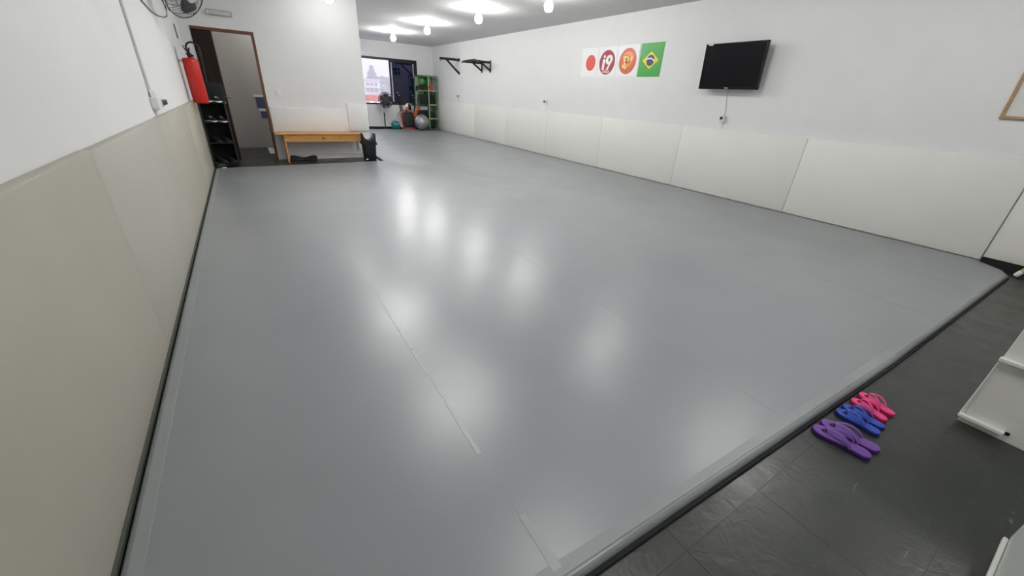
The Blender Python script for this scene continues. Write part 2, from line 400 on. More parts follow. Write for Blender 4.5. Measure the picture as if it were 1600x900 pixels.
# ------------------------------------------------------------------ ceiling lamps
bulb_m = mat('lit_bulb', (.9, .9, .9), .4, emit=(1.0, .985, .955), estr=LAMP*.69)
def make_lamp(loc, label):
    t = thing('ceiling_lamp', label, 'lamp', loc, 'bare bulb lamps on the ceiling'); t['_local'] = 1
    B().lathe([(0, 0), (.075, 0), (.075, -.012), (.05, -.03), (0, -.03)], n=24).obj('base_plate', white_pl, t, True)
    B().lathe([(.03, -.03), (.03, -.075), (.026, -.085), (0, -.085)], n=20).obj('lamp_socket', white_pl, t, True)
    B().lathe([(0, -.255), (.028, -.251), (.052, -.234), (.067, -.203), (.070, -.172), (.062, -.142), (.043, -.115), (.030, -.098), (.027, -.086), (0, -.086)], n=16).obj('bulb', bulb_m, t, True, label='lit white bulb')
    return t
LP = [((4.0, 12.9, ZC), 'lit bulb lamp nearest the far window, leftmost of the four over the hall', 1.7),
      ((4.11, 10.55, ZC), 'lit bulb lamp second from the far window', 1.3),
      ((4.19, 8.05, ZC), 'lit bulb lamp on the ceiling above the middle of the hall, third from the window', 1.2),
      ((4.42, 6.1, ZC), 'lit bulb lamp at the top edge of the photo, fourth from the window', .95),
      ((1.56, 8.35, ZC), 'lit bulb lamp above the bench, at the top edge of the photo', .28),
      ((4.35, -.7, ZC), 'lit bulb lamp overhead, just behind the camera', 0.6),
      ((4.3, 3.45, ZC), 'lit bulb lamp overhead, the sixth from the far window', .66),
      ((4.3, 1.2, ZC), 'lit bulb lamp overhead, the nearest to the flip-flops', .66),
      ]
def lit(lamp, f):
    m = bulb_m if f == 1 else mat('lit_bulb_%d' % round(f*100), (.9, .9, .9), .4, emit=(1.0, .985, .955), estr=LAMP*.69*f)
    for ch in lamp.children:
        if ch.name.startswith('bulb'): ch.data = ch.data.copy(); ch.data.materials[0] = m
lamp0 = make_lamp(*LP[0][:2])
for l_, lb, f in LP[1:]: lit(copy_tree(lamp0, l_, lb), f)
lit(lamp0, LP[0][2])
lit(copy_tree(lamp0, (.9, 10.2, ZC), 'added unseen fill bulb in the grey room beyond the open door'), .5)  # unseen bulb added to light the room beyond the door
PF = {5.9: 1.35, 3.5: .95, 1.1: .4, -1.2: .65}
def fill_lamp(loc, label):  # unseen lamps added to brighten the left side, wide for soft reflections
    t = thing('added_fill_lamp', label, 'lamp', loc, 'added fill lamps in the left ceiling row'); t['_local'] = 1
    B().lathe([(0, 0), (.55, 0), (.55, -.03), (.52, -.035), (0, -.035)], n=32).obj('rim', white_pl, t, True)
    pm = mat('fill_diffuser_%d' % round(PF[loc[1]]*100), (.9, .9, .9), .5, emit=(1.0, .99, .97), estr=LAMP*.05*PF[loc[1]])
    B().lathe([(0, -.0445), (.35, -.043), (.50, -.037), (.50, -.0355), (0, -.0355)], n=32).obj('added_diffuser', pm, t, True, label='lit face of the added fill lamp')
    return t
for y, lb in ((5.9, 'nearest the bench'), (3.5, 'second from the bench'), (1.1, 'third from the bench'), (-1.2, 'behind the camera')):
    fill_lamp((1.6, y, ZC), 'added unseen fill lamp in the left row, ' + lb)

# ------------------------------------------------------------------ flip-flops
def flip(toe, heel, m_s, m_t, label, group, curl=0, mirror=1):
    toe = Vector(toe); heel = Vector(heel); d = (toe-heel); Ln = d.length; a = math.atan2(d.y, d.x)
    t = thing('flip_flop', label, 'flip-flop', (heel.x, heel.y, FL), group); t['_local'] = 1; t.rotation_euler.z = a
    k = Ln/.25; xs = [.125-.125*math.cos(math.pi*i/26) for i in range(27)]
    def hw(x):
        pr = [(0, .034), (.03, .0345), (.09, .033), (.14, .039), (.185, .045), (.215, .043), (.25, .038)]
        for (xa, wa), (xb, wb) in zip(pr, pr[1:]):
            if x <= xb: q = (x-xa)/(xb-xa); w_ = wa+(wb-wa)*q*q*(3-2*q); break
        if x < .034: w_ *= math.sqrt(max(0, 1-((.034-x)/.034)**2))
        if x > .205: w_ *= math.sqrt(max(0, 1-((x-.205)/.045)**2))
        return w_
    def bend(x): return mirror*.005*math.sin(math.pi*x/.25)
    pol = [(x*k, (-hw(x)+bend(x))*k) for x in xs]+[(x*k, (hw(x)+bend(x))*k) for x in xs[::-1]][1:-1]
    B().prism(pol, .0, .0165, .002, 2).obj('sole', m_s, t, True)
    B().prism([(.0015+x*.985, y*.965) for x, y in pol], 0.0166, .0215, .002, 2, top_only=True).obj('footbed', m_t, t, True)
    st_ = B()
    for s_ in (-1, 1):
        pts = []; rad = []
        for i in range(13):
            q = i/12; x = .195-.115*q; y = s_*.034*q**.75+bend(x)
            z = .0200+.036*math.sin(math.pi*min(1, .14+.86*q))**.7
            pts.append((x*k, y*k, z if q < 1 else .0190)); rad.append((.0065+.0065*q)*k)
        st_.tube(pts, rad, 8, flat=.34)
    st_.tube([(.196*k, bend(.195)*k, .016), (.195*k, bend(.195)*k, .038)], .0048*k, 8)
    st_.obj('strap', m_t, t, True)
    dk = B(); dk.lathe([(0, .0008), (.014*k, .0008), (.0145*k, 0)], org=(.199*k, bend(.195)*k, .0212), n=12)
    dk.obj('toe_shadow', foam_black, t)  # black disc painted as the shadow around the toe post
    return t
pur = mat('purple_rubber', (.155, .062, .31), .5, var=.06); pur_s = mat('dark_purple_rubber', (.055, .012, .15), .6)
blu = mat('blue_rubber', (.03, .075, .44), .5, var=.06); blu_s = mat('deep_blue_rubber', (.008, .02, .16), .6)
pin = mat('pink_rubber', (.80, .06, .25), .5, var=.06); pin_s = mat('deep_pink_rubber', (.5, .012, .08), .6)
G = 'flip-flops left beside the mat edge'
flip((1.996, .370), (2.022, .148), pur_s, pur, 'left flip-flop of the purple pair, nearest the camera on the dark floor', G, mirror=-1)
flip((2.078, .367), (2.104, .142), pur_s, pur, 'right flip-flop of the purple pair, next to the blue ones', G, mirror=1)
flip((2.236, .363), (2.229, .180), blu_s, blu, 'left flip-flop of the blue pair, beside the purple ones', G, mirror=-1)
flip((2.310, .361), (2.300, .184), blu_s, blu, 'right flip-flop of the blue pair, partly under the pink strap', G, mirror=1)
flip((2.410, .358), (2.372, .198), pin_s, pin, 'left flip-flop of the pink pair, beside the blue ones', G, mirror=-1)
flip((2.508, .355), (2.456, .194), pin_s, pin, 'right flip-flop of the pink pair, farthest from the camera', G, mirror=1)

# ------------------------------------------------------------------ white units at the right edge
t = thing('shelf_unit', 'white laminate shelf unit with narrow ledges at the right edge of the dark floor', 'shelf', (2.95, -.4, FL))
B().box(2.742, 2.758, -1.1, .02, FL, .93, .002).obj('side_panel', white_lam, t)
B().box(3.12, 3.136, -1.1, .02, FL, .93, .002).obj('side_panel', white_lam, t)
B().box(2.759, 3.119, .002, .018, FL+.02, .93, .002).obj('back_panel', white_lam, t)
for z in (FL+.005, .33, .66):
    B().box(2.759, 3.119, -1.09, .0, z, z+.016, .002).obj('shelf', white_lam, t)
B().box(2.742, 3.136, -1.1, .02, .931, .947, .002).obj('top', white_lam, t)
for z, y1 in ((FL+.034, -.125), (.325, -.72), (.655, -.72)):
    lg = B().box(2.712, 2.741, y1, .026, z, z+.018, .003).obj('ledge', white_lam, t)
    B().box(2.7395, 2.7419, y1-.016, y1-.002, z+.002, z+.018).obj('end_slot', black_pl, t, label='dark slot beside the ledge end')
e = B(); e.tube([(2.738, .022, z) for z in (FL+.03, .1, .2, .31)], [.007, .0045, .003, .003], 6); e.obj('edge_trim', white_lam, t)
t = thing('white_panel_stand', 'pale grey-white panel with a bottom ledge in the lower right corner of the photo', 'panel', (1.8, -.27, FL))
B().box(1.50, 2.03, -.272, -.256, FL, .20, .003).obj('panel', mat('pale_grey_laminate', (.52, .57, .54), .35), t)
lg = B().box(1.40, 2.015, -.255, -.243, FL+.004, FL+.022, .003).obj('ledge', white_lam, t)
B().box(2.0165, 2.027, -.2559, -.2535, FL+.006, FL+.020).obj('end_slot', black_pl, t, label='dark slot beside the ledge end')
B().box(1.50, 2.03, -.62, -.273, FL, .10, .003).obj('body', black_pl, t, label='dark body behind the panel')

# pole lying against the right wall pad
t = thing('pole', 'pale wooden pole with white tip at the near right corner of the mat', 'pole', (6.13, .27, FL))
a_, b_ = Vector((6.12, .300, FL+.012)), Vector((6.30, .10, .40)); dd = (b_-a_).normalized()
B().tube([a_+dd*.05, b_], .020, 10).obj('shaft', tanwood, t, True)
B().tube([a_, a_+dd*.012, a_+dd*.055], [.014, .022, .023], 10).obj('tip', white_pl, t, True, label='white rubber tip')

# ------------------------------------------------------------------ television and its cable
tv = thing('television', 'black flat screen television mounted on the right wall above the pads', 'television', (6.18, 3.9, 1.87))
rt = Matrix.Rotation(math.radians(-4.5), 3, 'Y'); pv = (6.185, 3.87, 1.86)
W2, H2 = .465, .300
gloss_black = mat('gloss_black_plastic', (.006, .006, .0065), .18); screen_m = mat('dark_screen', (.006, .007, .0085), .24, var=.1, scale=2, spec=.22)
B().box(6.178, 6.215, pv[1]-W2, pv[1]+W2, pv[2]-H2, pv[2]+H2, .006, rot=rt, piv=pv).obj('tv_body', black_pl, tv)
bz = B(); x0, x1 = 6.168, 6.1785; bw = .022
bz.box(x0, x1, pv[1]-W2, pv[1]+W2, pv[2]+H2-bw, pv[2]+H2, .003, rot=rt, piv=pv); bz.box(x0, x1, pv[1]-W2, pv[1]+W2, pv[2]-H2, pv[2]-H2+bw*1.6, .003, rot=rt, piv=pv)
bz.box(x0, x1, pv[1]-W2, pv[1]-W2+bw, pv[2]-H2, pv[2]+H2, .003, rot=rt, piv=pv); bz.box(x0, x1, pv[1]+W2-bw, pv[1]+W2, pv[2]-H2, pv[2]+H2, .003, rot=rt, piv=pv)
bz.obj('bezel', gloss_black, tv)
B().box(6.174, 6.1778, pv[1]-W2+bw, pv[1]+W2-bw, pv[2]-H2+bw*1.6, pv[2]+H2-bw, rot=rt, piv=pv).obj('screen', screen_m, tv)
B().box(6.1672, 6.1682, pv[1]-.032, pv[1]+.032, pv[2]-H2+.011, pv[2]-H2+.023, rot=rt, piv=pv).obj('badge', grey_pl, tv, label='small silver badge')
B().box(6.1672, 6.1682, pv[1]+W2-.115, pv[1]+W2-.04, pv[2]+H2-.020, pv[2]+H2-.004, rot=rt, piv=pv).obj('sticker', white_pl, tv, label='small white sticker at the top left corner')
B().box(6.20, XR, pv[1]-.15, pv[1]+.15, pv[2]-.12, pv[2]+.12, .004).obj('wall_mount', black_mt, tv)
cb = B(); cb.tube([(6.344, 3.92, 1.58), (6.344, 3.915, 1.45), (6.344, 3.88, 1.3), (6.344, 3.875, 1.19)], .0045, 6)
tag(cb.obj('television_cable', mat('light_grey_cable', (.42, .42, .44), .5), None, True), 'thin white cable hanging from the television to its socket', 'cable')

def socket_right(y, z, label, sag=True):
    t = thing('wall_socket', label, 'socket', (XR, y, z))
    B().box(6.300, XR, y-.042, y+.042, z-.042, z+.042, .005).obj('box', mat('off_white_plastic', (.62, .62, .62), .4), t)
    B().lathe([(0, .03), (.014, .03), (.020, .02), (.020, 0)], org=(6.300, y+.014, z+.014), axis=(-1, 0, 0), n=12).obj('plug', black_pl, t, True, label='black plug')
    B().box(6.338, XR, y-.008, y+.008, 1.004, z-.041, .002).obj('conduit', white_pl, t)
    return t
socket_right(3.87, 1.15, 'white wall socket box with black plug below the television')
socket_right(8.55, 1.215, 'white wall socket box on the right wall between posters and pull-up bar')
socket_right(13.57, 1.20, 'small white wall socket box beneath the lone bag bracket')

# ------------------------------------------------------------------ posters
paper = mat('white_poster_paper', (.84, .84, .85), .4, var=.01)
def poster(y0, y1, z0, z1, m, label):
    t = thing('poster', label, 'poster', (XR, (y0+y1)/2, z0), 'posters in a row on the right wall')
    B().box(XR-.006, XR-.0005, y0, y1, z0, z1, .001, 1).obj('sheet', m, t)
    return t
def flat(name, pts2, m, parent, lvl=1, label=None):
    # polygon printed on the poster, given as (u, z): u runs left to right as seen from the room
    b = B(); t2 = bmesh.new(); X = XR-.006-.0006*lvl
    f1 = [t2.verts.new((X, -u, z)) for u, z in pts2]; f0 = [t2.verts.new((X+.0005, -u, z)) for u, z in pts2]; n_ = len(pts2)
    t2.faces.new(f1); t2.faces.new(f0[::-1])
    for i in range(n_): t2.faces.new((f1[i], f0[i], f0[(i+1) % n_], f1[(i+1) % n_]))
    bmesh.ops.recalc_face_normals(t2, faces=t2.faces); b._add(t2)
    return b.obj(name, m, parent, label=label)
def disc(u, z, r, n_=40, ry=None): return [(u+r*math.cos(2*math.pi*i/n_), z+(ry or r)*math.sin(2*math.pi*i/n_)) for i in range(n_)]
def ring(name, u, z, ra, rb, m, parent, lvl):
    b = B(); t2 = bmesh.new(); X = XR-.006-.0006*lvl; n_ = 40
    A = [t2.verts.new((X, -(u+ra*math.cos(2*math.pi*i/n_)), z+ra*math.sin(2*math.pi*i/n_))) for i in range(n_)]
    C_ = [t2.verts.new((X, -(u+rb*math.cos(2*math.pi*i/n_)), z+rb*math.sin(2*math.pi*i/n_))) for i in range(n_)]
    for i in range(n_): t2.faces.new((A[i], A[(i+1) % n_], C_[(i+1) % n_], C_[i]))
    b._add(t2); return b.obj(name, m, parent)
def text(name, s_, u, z, size, m, parent, lvl, shear=0, sx_=1, bold=.0):
    cu = bpy.data.curves.new(name, 'FONT'); cu.body = s_; cu.size = size; cu.align_x = 'CENTER'; cu.align_y = 'CENTER'; cu.shear = shear; cu.offset = bold; cu.extrude = .0003
    o = bpy.data.objects.new(name, cu); COL.objects.link(o)
    dg = bpy.context.evaluated_depsgraph_get(); dg.update(); me = bpy.data.meshes.new_from_object(o.evaluated_get(dg)); bpy.data.objects.remove(o)
    X = XR-.006-.0006*lvl
    for v in me.vertices: v.co = Vector((X-v.co.z, -(u+v.co.x*sx_), z+v.co.y))
    o = bpy.data.objects.new(name, me); COL.objects.link(o); me.materials.clear(); me.materials.append(m); o.parent = parent; o.location = -parent.location
    return o
red_ink = mat('vermilion_ink', (.66, .07, .05), .4, var=.02); wine = mat('wine_ink', (.34, .02, .04), .4, var=.03); wht = mat('white_ink', (.86, .84, .84), .4)
org_ink = mat('orange_ink', (.66, .13, .05), .4, var=.04); dorg = mat('rust_ink', (.33, .045, .025), .4); yel = mat('pale_yellow_ink', (.85, .58, .18), .4); lorg = mat('light_orange_ink', (.78, .27, .15), .4)
fgreen = mat('flag_green_ink', (.055, .36, .065), .35, var=.03); fyel = mat('flag_yellow_ink', (.80, .62, .02), .4); fblue = mat('flag_blue_ink', (.03, .05, .17), .4)
Z0, Z1 = 1.753, 2.278; ZM = (Z0+Z1)/2
p1 = poster(6.90, 7.40, Z0, Z1, paper, 'white poster with a red disc, leftmost of the four posters')
flat('red_disc', disc(-7.11, ZM-.005, .145), red_ink, p1, 1, 'red disc')
p2 = poster(6.375, 6.893, Z0, Z1, paper, 'white poster with a round dark red badge reading i9')
flat('badge_disc', disc(-6.63, ZM-.01, .215), wine, p2, 1, 'dark red disc')
ui, zi = -6.63, ZM-.01
flat('letter_stem', [(ui-.128, zi-.128), (ui-.066, zi-.128), (ui-.056, zi+.057), (ui-.120, zi+.057)], wht, p2, 2, 'white letter i')
flat('letter_dot', [(ui-.112, zi+.078), (ui-.060, zi+.078), (ui-.052, zi+.126), (ui-.104, zi+.126)], wht, p2, 2, 'dot of the letter i')
flat('numeral_tail', [(ui-.012, zi-.128), (ui+.046, zi-.128), (ui+.146, zi+.045), (ui+.10, zi-.02), (ui+.052, zi-.04)], wht, p2, 2, 'tail of the numeral 9')
flat('numeral_loop', [(ui+.054+.092*math.cos(a)+.008*math.sin(a), zi+.046+.084*math.sin(a)) for a in [2*math.pi*i/32 for i in range(32)]], wht, p2, 3, 'loop of the numeral 9')
flat('numeral_hole', [(ui+.056+.026*math.cos(a)+.004*math.sin(a), zi+.046+.034*math.sin(a)) for a in [2*math.pi*i/24 for i in range(24)]], wine, p2, 4, 'hole of the numeral 9')
text('small_lettering', 'DOJO', -6.63, ZM-.172, .062, wht, p2, 2, 0, 1.15, .001)
p3 = poster(5.822, 6.368, Z0, Z1, paper, 'white poster with a round orange badge and yellow bolt emblem')
flat('badge_disc', disc(-6.085, ZM-.005, .215), dorg, p3, 1, 'rust rim')
flat('badge_ring', disc(-6.085, ZM-.005, .205), org_ink, p3, 2, 'orange disc')
ring('ring_line', -6.085, ZM-.005, .172, .165, dorg, p3, 3)
flat('upper_arc', [(-6.085+.165*math.cos(a), ZM-.005+.165*math.sin(a)) for a in [math.radians(18+i*144/16) for i in range(17)]], lorg, p3, 3, 'lighter upper part')
u0, z0_ = -6.095, ZM-.015
E3 = [(-.115, .105), (-.02, .10), (.055, .075), (.05, .02), (.015, .005), (.045, -.03), (.02, -.09), (-.045, -.14), (-.055, -.10), (-.10, -.115), (-.125, -.075), (-.085, -.03), (-.055, -.06), (-.09, .0)]
flat('bolt_shadow', [(u0+a*1.14, z0_+b*1.1) for a, b in E3], dorg, p3, 4)
flat('bolt_emblem', [(u0+a, z0_+b) for a, b in E3], yel, p3, 5, 'yellow emblem')
flat('bolt_cut', [(u0+a, z0_+b) for a, b in ((-.045, .065), (.005, .055), (-.01, .015), (.03, -.015), (-.03, -.10), (-.012, -.03), (-.05, -.01), (-.03, .03))], dorg, p3, 6, 'rust bolt')
flat('emblem_tail', [(u0+a, z0_+b) for a, b in ((.075, .08), (.13, .085), (.135, .03), (.06, -.075), (.05, -.06), (.10, .0), (.075, .02))], yel, p3, 5, 'yellow tail')
p4 = poster(5.283, 5.795, Z0-.008, Z1, fgreen, 'green Brazilian flag poster, rightmost of the four posters')
uc = -5.539
flat('rhombus', [(uc-.185, ZM-.01), (uc, ZM+.128), (uc+.185, ZM-.01), (uc, ZM-.148)], fyel, p4, 1, 'yellow rhombus')
flat('globe', disc(uc, ZM-.01, .088), fblue, p4, 2, 'blue globe')
bd = []
for sgn, rr_ in ((1, .165), (-1, .145)):
    arc = [(uc-.02+rr_*math.cos(a), ZM-.135+rr_*math.sin(a)) for a in [math.radians(118-i*(76/10)) for i in range(11)]]
    bd += arc if sgn > 0 else arc[::-1]
flat('white_band', bd, wht, p4, 3, 'white band')

# wood framed board on the right wall
t = thing('framed_board', 'light wood framed board on the right wall at the right edge of the photo', 'frame', (XR, .3, 1.35))
y0, y1, z0, z1, fw_ = -.45, 1.012, 1.35, 2.2, .026
f = B(); f.box(6.325, XR, y0, y1, z0, z0+fw_, .002); f.box(6.325, XR, y0, y1, z1-fw_, z1, .002); f.box(6.325, XR, y1-fw_, y1, z0+fw_, z1-fw_, .002); f.box(6.325, XR, y0, y0+fw_, z0+fw_, z1-fw_, .002)
f.obj('frame', framewood, t)
B().box(6.338, 6.348, y0+fw_, y1-fw_, z0+fw_, z1-fw_).obj('board', mat('grey_white_board', (.66, .66, .63), .4), t)

# ------------------------------------------------------------------ pull-up bar and bag bracket
def sq(b, a, c, w_):   # square bar
    b.tube([a, c], w_*.707, 4)
t = thing('bag_bracket', 'black triangular punch bag bracket on the right wall, nearest the green rack', 'bracket', (XR, 13.55, 2.1))
b = B(); sq(b, (5.66, 13.55, 2.285), (6.345, 13.55, 2.285), .05); b.obj('arm', black_mt, t)
b = B(); sq(b, (5.90, 13.55, 2.265), (6.335, 13.55, 1.90), .045); b.obj('brace', black_mt, t)
B().box(6.325, XR, 13.50, 13.62, 2.24, 2.33, .003).obj('wall_plate', black_mt, t)
B().box(6.33, XR, 13.51, 13.59, 1.86, 1.94, .003).obj('wall_plate', black_mt, t)
b = B(); b.torus((5.70, 13.55, 2.235), .022, .006, axis=(0, 1, 0), n=16, m=6); b.obj('hook', black_mt, t)
t = thing('pull_up_bar', 'black wall mounted pull-up bar with two triangular brackets on the right wall', 'pull-up bar', (XR, 11.65, 2.1))
for y in (11.40, 11.92):
    b = B(); sq(b, (5.74, y, 2.145), (6.345, y, 2.145), .045); b.obj('arm', black_mt, t)
    b = B(); sq(b, (6.03, y, 2.13), (6.335, y, 1.935), .038); b.obj('brace', black_mt, t)
    b = B(); sq(b, (6.335, y, 1.89), (6.335, y, 2.20), .04); b.obj('wall_upright', black_mt, t)
b = B(); b.tube([(5.80, 11.05, 2.10), (5.74, 11.22, 2.165), (5.74, 11.4, 2.165), (5.74, 11.92, 2.15), (5.74, 12.0, 2.148), (5.75, 12.05, 2.12)], .022, 10); b.obj('grip_bar', black_mt, t, True)
b = B(); b.tube([(5.98, 11.4, 2.165), (5.98, 11.92, 2.165)], .02, 10); b.obj('cross_bar', black_mt, t, True)
for y in (11.56, 11.76):
    b = B(); b.tube([(5.74, y, 2.165), (6.0, y, 2.17)], .018, 8); b.obj('neutral_grip', black_mt, t, True)

# ------------------------------------------------------------------ left wall items
t = thing('wall_socket', 'white socket box with black adapter on the left wall above the pads', 'socket', (XL, 4.6, 1.1))
B().box(XL, -.575, 4.50, 4.68, 1.055, 1.145, .006).obj('box', white_pl, t)
B().prism([(-.612, 4.52), (-.585, 4.54), (-.585, 4.62), (-.612, 4.64)], 1.145, 1.19, .004).obj('cover_cap', white_pl, t)
B().box(-.60, -.57, 4.68, 4.70, 1.065, 1.125, .003).obj('socket_face', grey_pl, t)
B().box(-.605, -.565, 4.705, 4.93, 1.075, 1.115, .006).obj('adapter', black_pl, t, label='black plug adapter')
B().box(XL, -.612, 4.555, 4.585, 1.005, 1.055, .002).obj('lower_conduit', white_pl, t)
tag(B().box(XL, -.607, 4.555, 4.585, 1.191, ZC, .004).obj('cable_conduit', mat('pale_grey_plastic', (.62, .63, .62), .5)), 'pale grey cable conduit running up the left wall', 'conduit')

ex = thing('fire_extinguisher', 'red fire extinguisher hanging on the left wall before the open door', 'fire extinguisher', (-.49, 7.6, .99))
c_ = (-.487, 7.6, 0)
B().lathe([(0, .985), (.085, .985), (.093, 1.0), (.093, 1.50), (.090, 1.52), (.078, 1.54), (.040, 1.552), (.024, 1.556), (.024, 1.58), (0, 1.58)], org=c_, n=28).obj('cylinder', red_paint, ex, True)
B().lathe([(.026, 1.56), (.026, 1.595), (.018, 1.605), (0, 1.605)], org=c_, n=14).obj('valve', black_mt, ex, True)
b = B(); b.tube([(-.487, 7.6, 1.60), (-.47, 7.53, 1.64), (-.455, 7.46, 1.66)], [.012, .011, .008], 8); b.tube([(-.487, 7.6, 1.585), (-.475, 7.52, 1.59), (-.465, 7.45, 1.585)], .008, 8); b.tube([(-.487, 7.6, 1.6), (-.52, 7.62, 1.66), (-.53, 7.63, 1.69)], [.008, .007, .005], 8)
b.obj('handle', black_mt, ex, True)
b = B(); b.tube([(-.46, 7.6, 1.585), (-.49, 7.6, 1.63)]+[(-.425-.072*math.cos(a), 7.6, 1.66+.075*math.sin(a)) for a in [math.pi*i/10 for i in range(11)]]+[(-.352, 7.6, 1.60), (-.358, 7.61, 1.45), (-.37, 7.61, 1.25)], .012, 10); b.obj('hose', black_pl, ex, True)
B().lathe([(0, .03), (.022, .03), (.022, 0), (0, 0)], org=(-.52, 7.52, 1.56), axis=(-.2, -1, .0), n=16).obj('gauge', white_pl, ex, True, label='white pressure gauge')
b = B(); b.box(XL, -.612, 7.585, 7.615, 1.48, 1.66, .002); b.box(XL, -.575, 7.585, 7.615, 1.49, 1.52, .003); b.obj('wall_bracket', steel, ex)
B().torus((-.487, 7.6, 1.575), .045, .013, n=20, m=8).obj('collar', black_pl, ex, True)
tag(B().box(XL, -.619, 8.42, 8.56, 1.82, 2.0, .001).obj('wall_sign', mat('dark_grey_sign', (.10, .095, .09), .5)), 'small dark sign on the left wall above the fire extinguisher', 'sign')

# wall fan at the top left
fc = Vector((-.30, 6.35, 2.125)); fa = Vector((.72, -.55, -.42)).normalized()
fan = thing('wall_fan', 'grey wire guard wall fan high on the left wall at the top edge', 'fan', (XL, 6.5, 2.2))
fq = Vector((0, 0, 1)).rotation_difference(fa).to_matrix()
def fpt(x, y, z): return fq @ Vector((x, y, z)) + fc
wire_m = mat('grey_fan_wire', (.10, .105, .11), .4, metal=.3)
b = B()
FR = .25
b.torus(fc, FR, .006, fa, 40, 6); b.torus(fc+fa*.06, FR*.72, .003, fa, 36, 5); b.torus(fc+fa*.075, FR*.4, .003, fa, 30, 5); b.torus(fc-fa*.06, FR*.95, .003, fa, 36, 5); b.torus(fc-fa*.10, FR*.7, .003, fa, 36, 5)
for i in range(40):
    a = 2*math.pi*i/40; c, s_ = math.cos(a), math.sin(a)
    b.tube([fpt(.06*c, .06*s_, .08), fpt(FR*.5*c, FR*.5*s_, .076), fpt(FR*.85*c, FR*.85*s_, .04), fpt(FR*c, FR*s_, 0), fpt(FR*.97*c, FR*.97*s_, -.06), fpt(FR*.7*c, FR*.7*s_, -.10), fpt(.09*c, .09*s_, -.11)], .0016, 4)
b.obj('guard', wire_m, fan)
B().lathe([(0, .085), (.06, .083), (.062, .074), (0, .072)], fc, fa, 24).obj('guard_badge', grey_pl, fan, True)
for k in range(3):
    pts = []
    t2 = bmesh.new(); rows = []
    for i in range(8):
        r_ = .04+.185*i/7; wd_ = .35+.75*math.sin(math.pi*(i+.8)/9); a0 = 2*math.pi*k/3
        rows.append([t2.verts.new(fpt(r_*math.cos(a0+q*wd_), r_*math.sin(a0+q*wd_), -.02+.035*q)) for q in (-.5, -.2, .2, .5)])
    for A_, C_ in zip(rows, rows[1:]):
        for j in range(3): t2.faces.new((A_[j], A_[j+1], C_[j+1], C_[j]))
    bb = B(); bb._add(t2); ob = bb.obj('blade', mat('smoke_blade', (.05, .055, .055), .3), fan, True); md = ob.modifiers.new('s', 'SOLIDIFY'); md.thickness = .003
B().lathe([(0, .02), (.05, .015), (.055, -.06), (.085, -.08), (.085, -.20), (.06, -.24), (0, -.25)], fc, fa, 24).obj('motor', black_pl, fan, True)
mp_ = fpt(0, 0, -.2)
b = B(); b.tube([mp_, Vector((-.52, mp_.y+.03, mp_.z-.02)), Vector((-.62, mp_.y+.05, mp_.z+.02))], .02, 10); b.obj('arm', black_pl, fan, True)
B().box(XL, -.60, mp_.y-.02, mp_.y+.13, mp_.z-.09, mp_.z+.13, .004).obj('wall_plate', black_pl, fan)
cb = B(); cpts = [(-.617, 5.35, 2.02), (-.617, 5.72, 1.935), (-.617, 6.2, 1.905), (-.617, 6.75, 1.92), (-.617, 7.35, 1.965), (-.617, 7.75, 2.02), (-.617, 7.9, 2.1), (-.61, 7.6, 2.2), (-.61, 7.1, 2.25), (-.605, mp_.y+.06, mp_.z+.10)]
cb.tube(cpts, .006, 6)
tag(cb.obj('fan_cable', mat('grey_cable', (.13, .13, .13), .5), None, True), 'thin grey cable sagging along the left wall to the fan', 'cable')

# ------------------------------------------------------------------ middle wall items
t = thing('emergency_light', 'pale grey emergency light block above the open door', 'light', (-.03, YD, 2.24))
B().box(-.205, .145, YD-.05, YD, 2.235, 2.315, .012).obj('housing', grey_pl, t, True)
B().box(-.155, .115, YD-.056, YD-.046, 2.25, 2.30, .004).obj('lens', mat('milky_lens', (.62, .62, .61), .3), t)
B().box(-.20, -.165, YD-.054, YD-.046, 2.25, 2.30, .004).obj('end_cap', white_pl, t)
t = thing('light_switch', 'white light switch beside the door on the middle wall', 'switch', (.605, YD, 1.14))
B().box(.567, .643, YD-.009, YD, 1.085, 1.20, .003).obj('plate', white_pl, t)
B().box(.59, .62, YD-.014, YD-.009, 1.115, 1.17, .002).obj('rocker', white_pl, t)

# bench
t = thing('bench', 'long varnished pine bench against the middle wall', 'bench', (1.2, 8.85, FL))
B().box(.40, 1.90, 8.70, 9.09, .452, .474, .003).obj('seat', pine, t)
B().box(.53, 1.90, 8.73, 8.752, .322, .451, .002).obj('apron', pine, t)
B().box(.53, 1.90, 9.05, 9.072, .322, .451, .002).obj('apron', pine, t)
for x in (.535,):
    poly_ = [(8.755, .451), (9.049, .451), (9.06, FL), (9.0, FL), (8.90, .06), (8.80, FL), (8.74, FL)]
    t2 = bmesh.new(); lo = [t2.verts.new((x, y, z)) for y, z in poly_]; hi = [t2.verts.new((x+.028, y, z)) for y, z in poly_]
    t2.faces.new(lo); t2.faces.new(hi[::-1])
    for i in range(len(poly_)): t2.faces.new((lo[i], hi[i], hi[(i+1) % len(poly_)], lo[(i+1) % len(poly_)]))
    bmesh.ops.recalc_face_normals(t2, faces=t2.faces)
    bb = B(); bb._add(t2); bb.obj('leg', pine, t)
b = B(); b.box(1.872, 1.898, 8.95, 9.045, .12, .3215, .002); b.obj('end_support', wall_m, t, label='white end support beside the bin')
kn = B()
for x, z, r_ in ((1.20, .385, .022), (1.24, .39, .012), (1.52, .42, .012)):
    kn.lathe([(0, .0008), (r_, .0005), (r_, 0)], org=(x, 8.7299, z), axis=(0, -1, 0), n=12)
kn.obj('wood_knots', mat('dark_knot', (.20, .075, .025), .5), t)

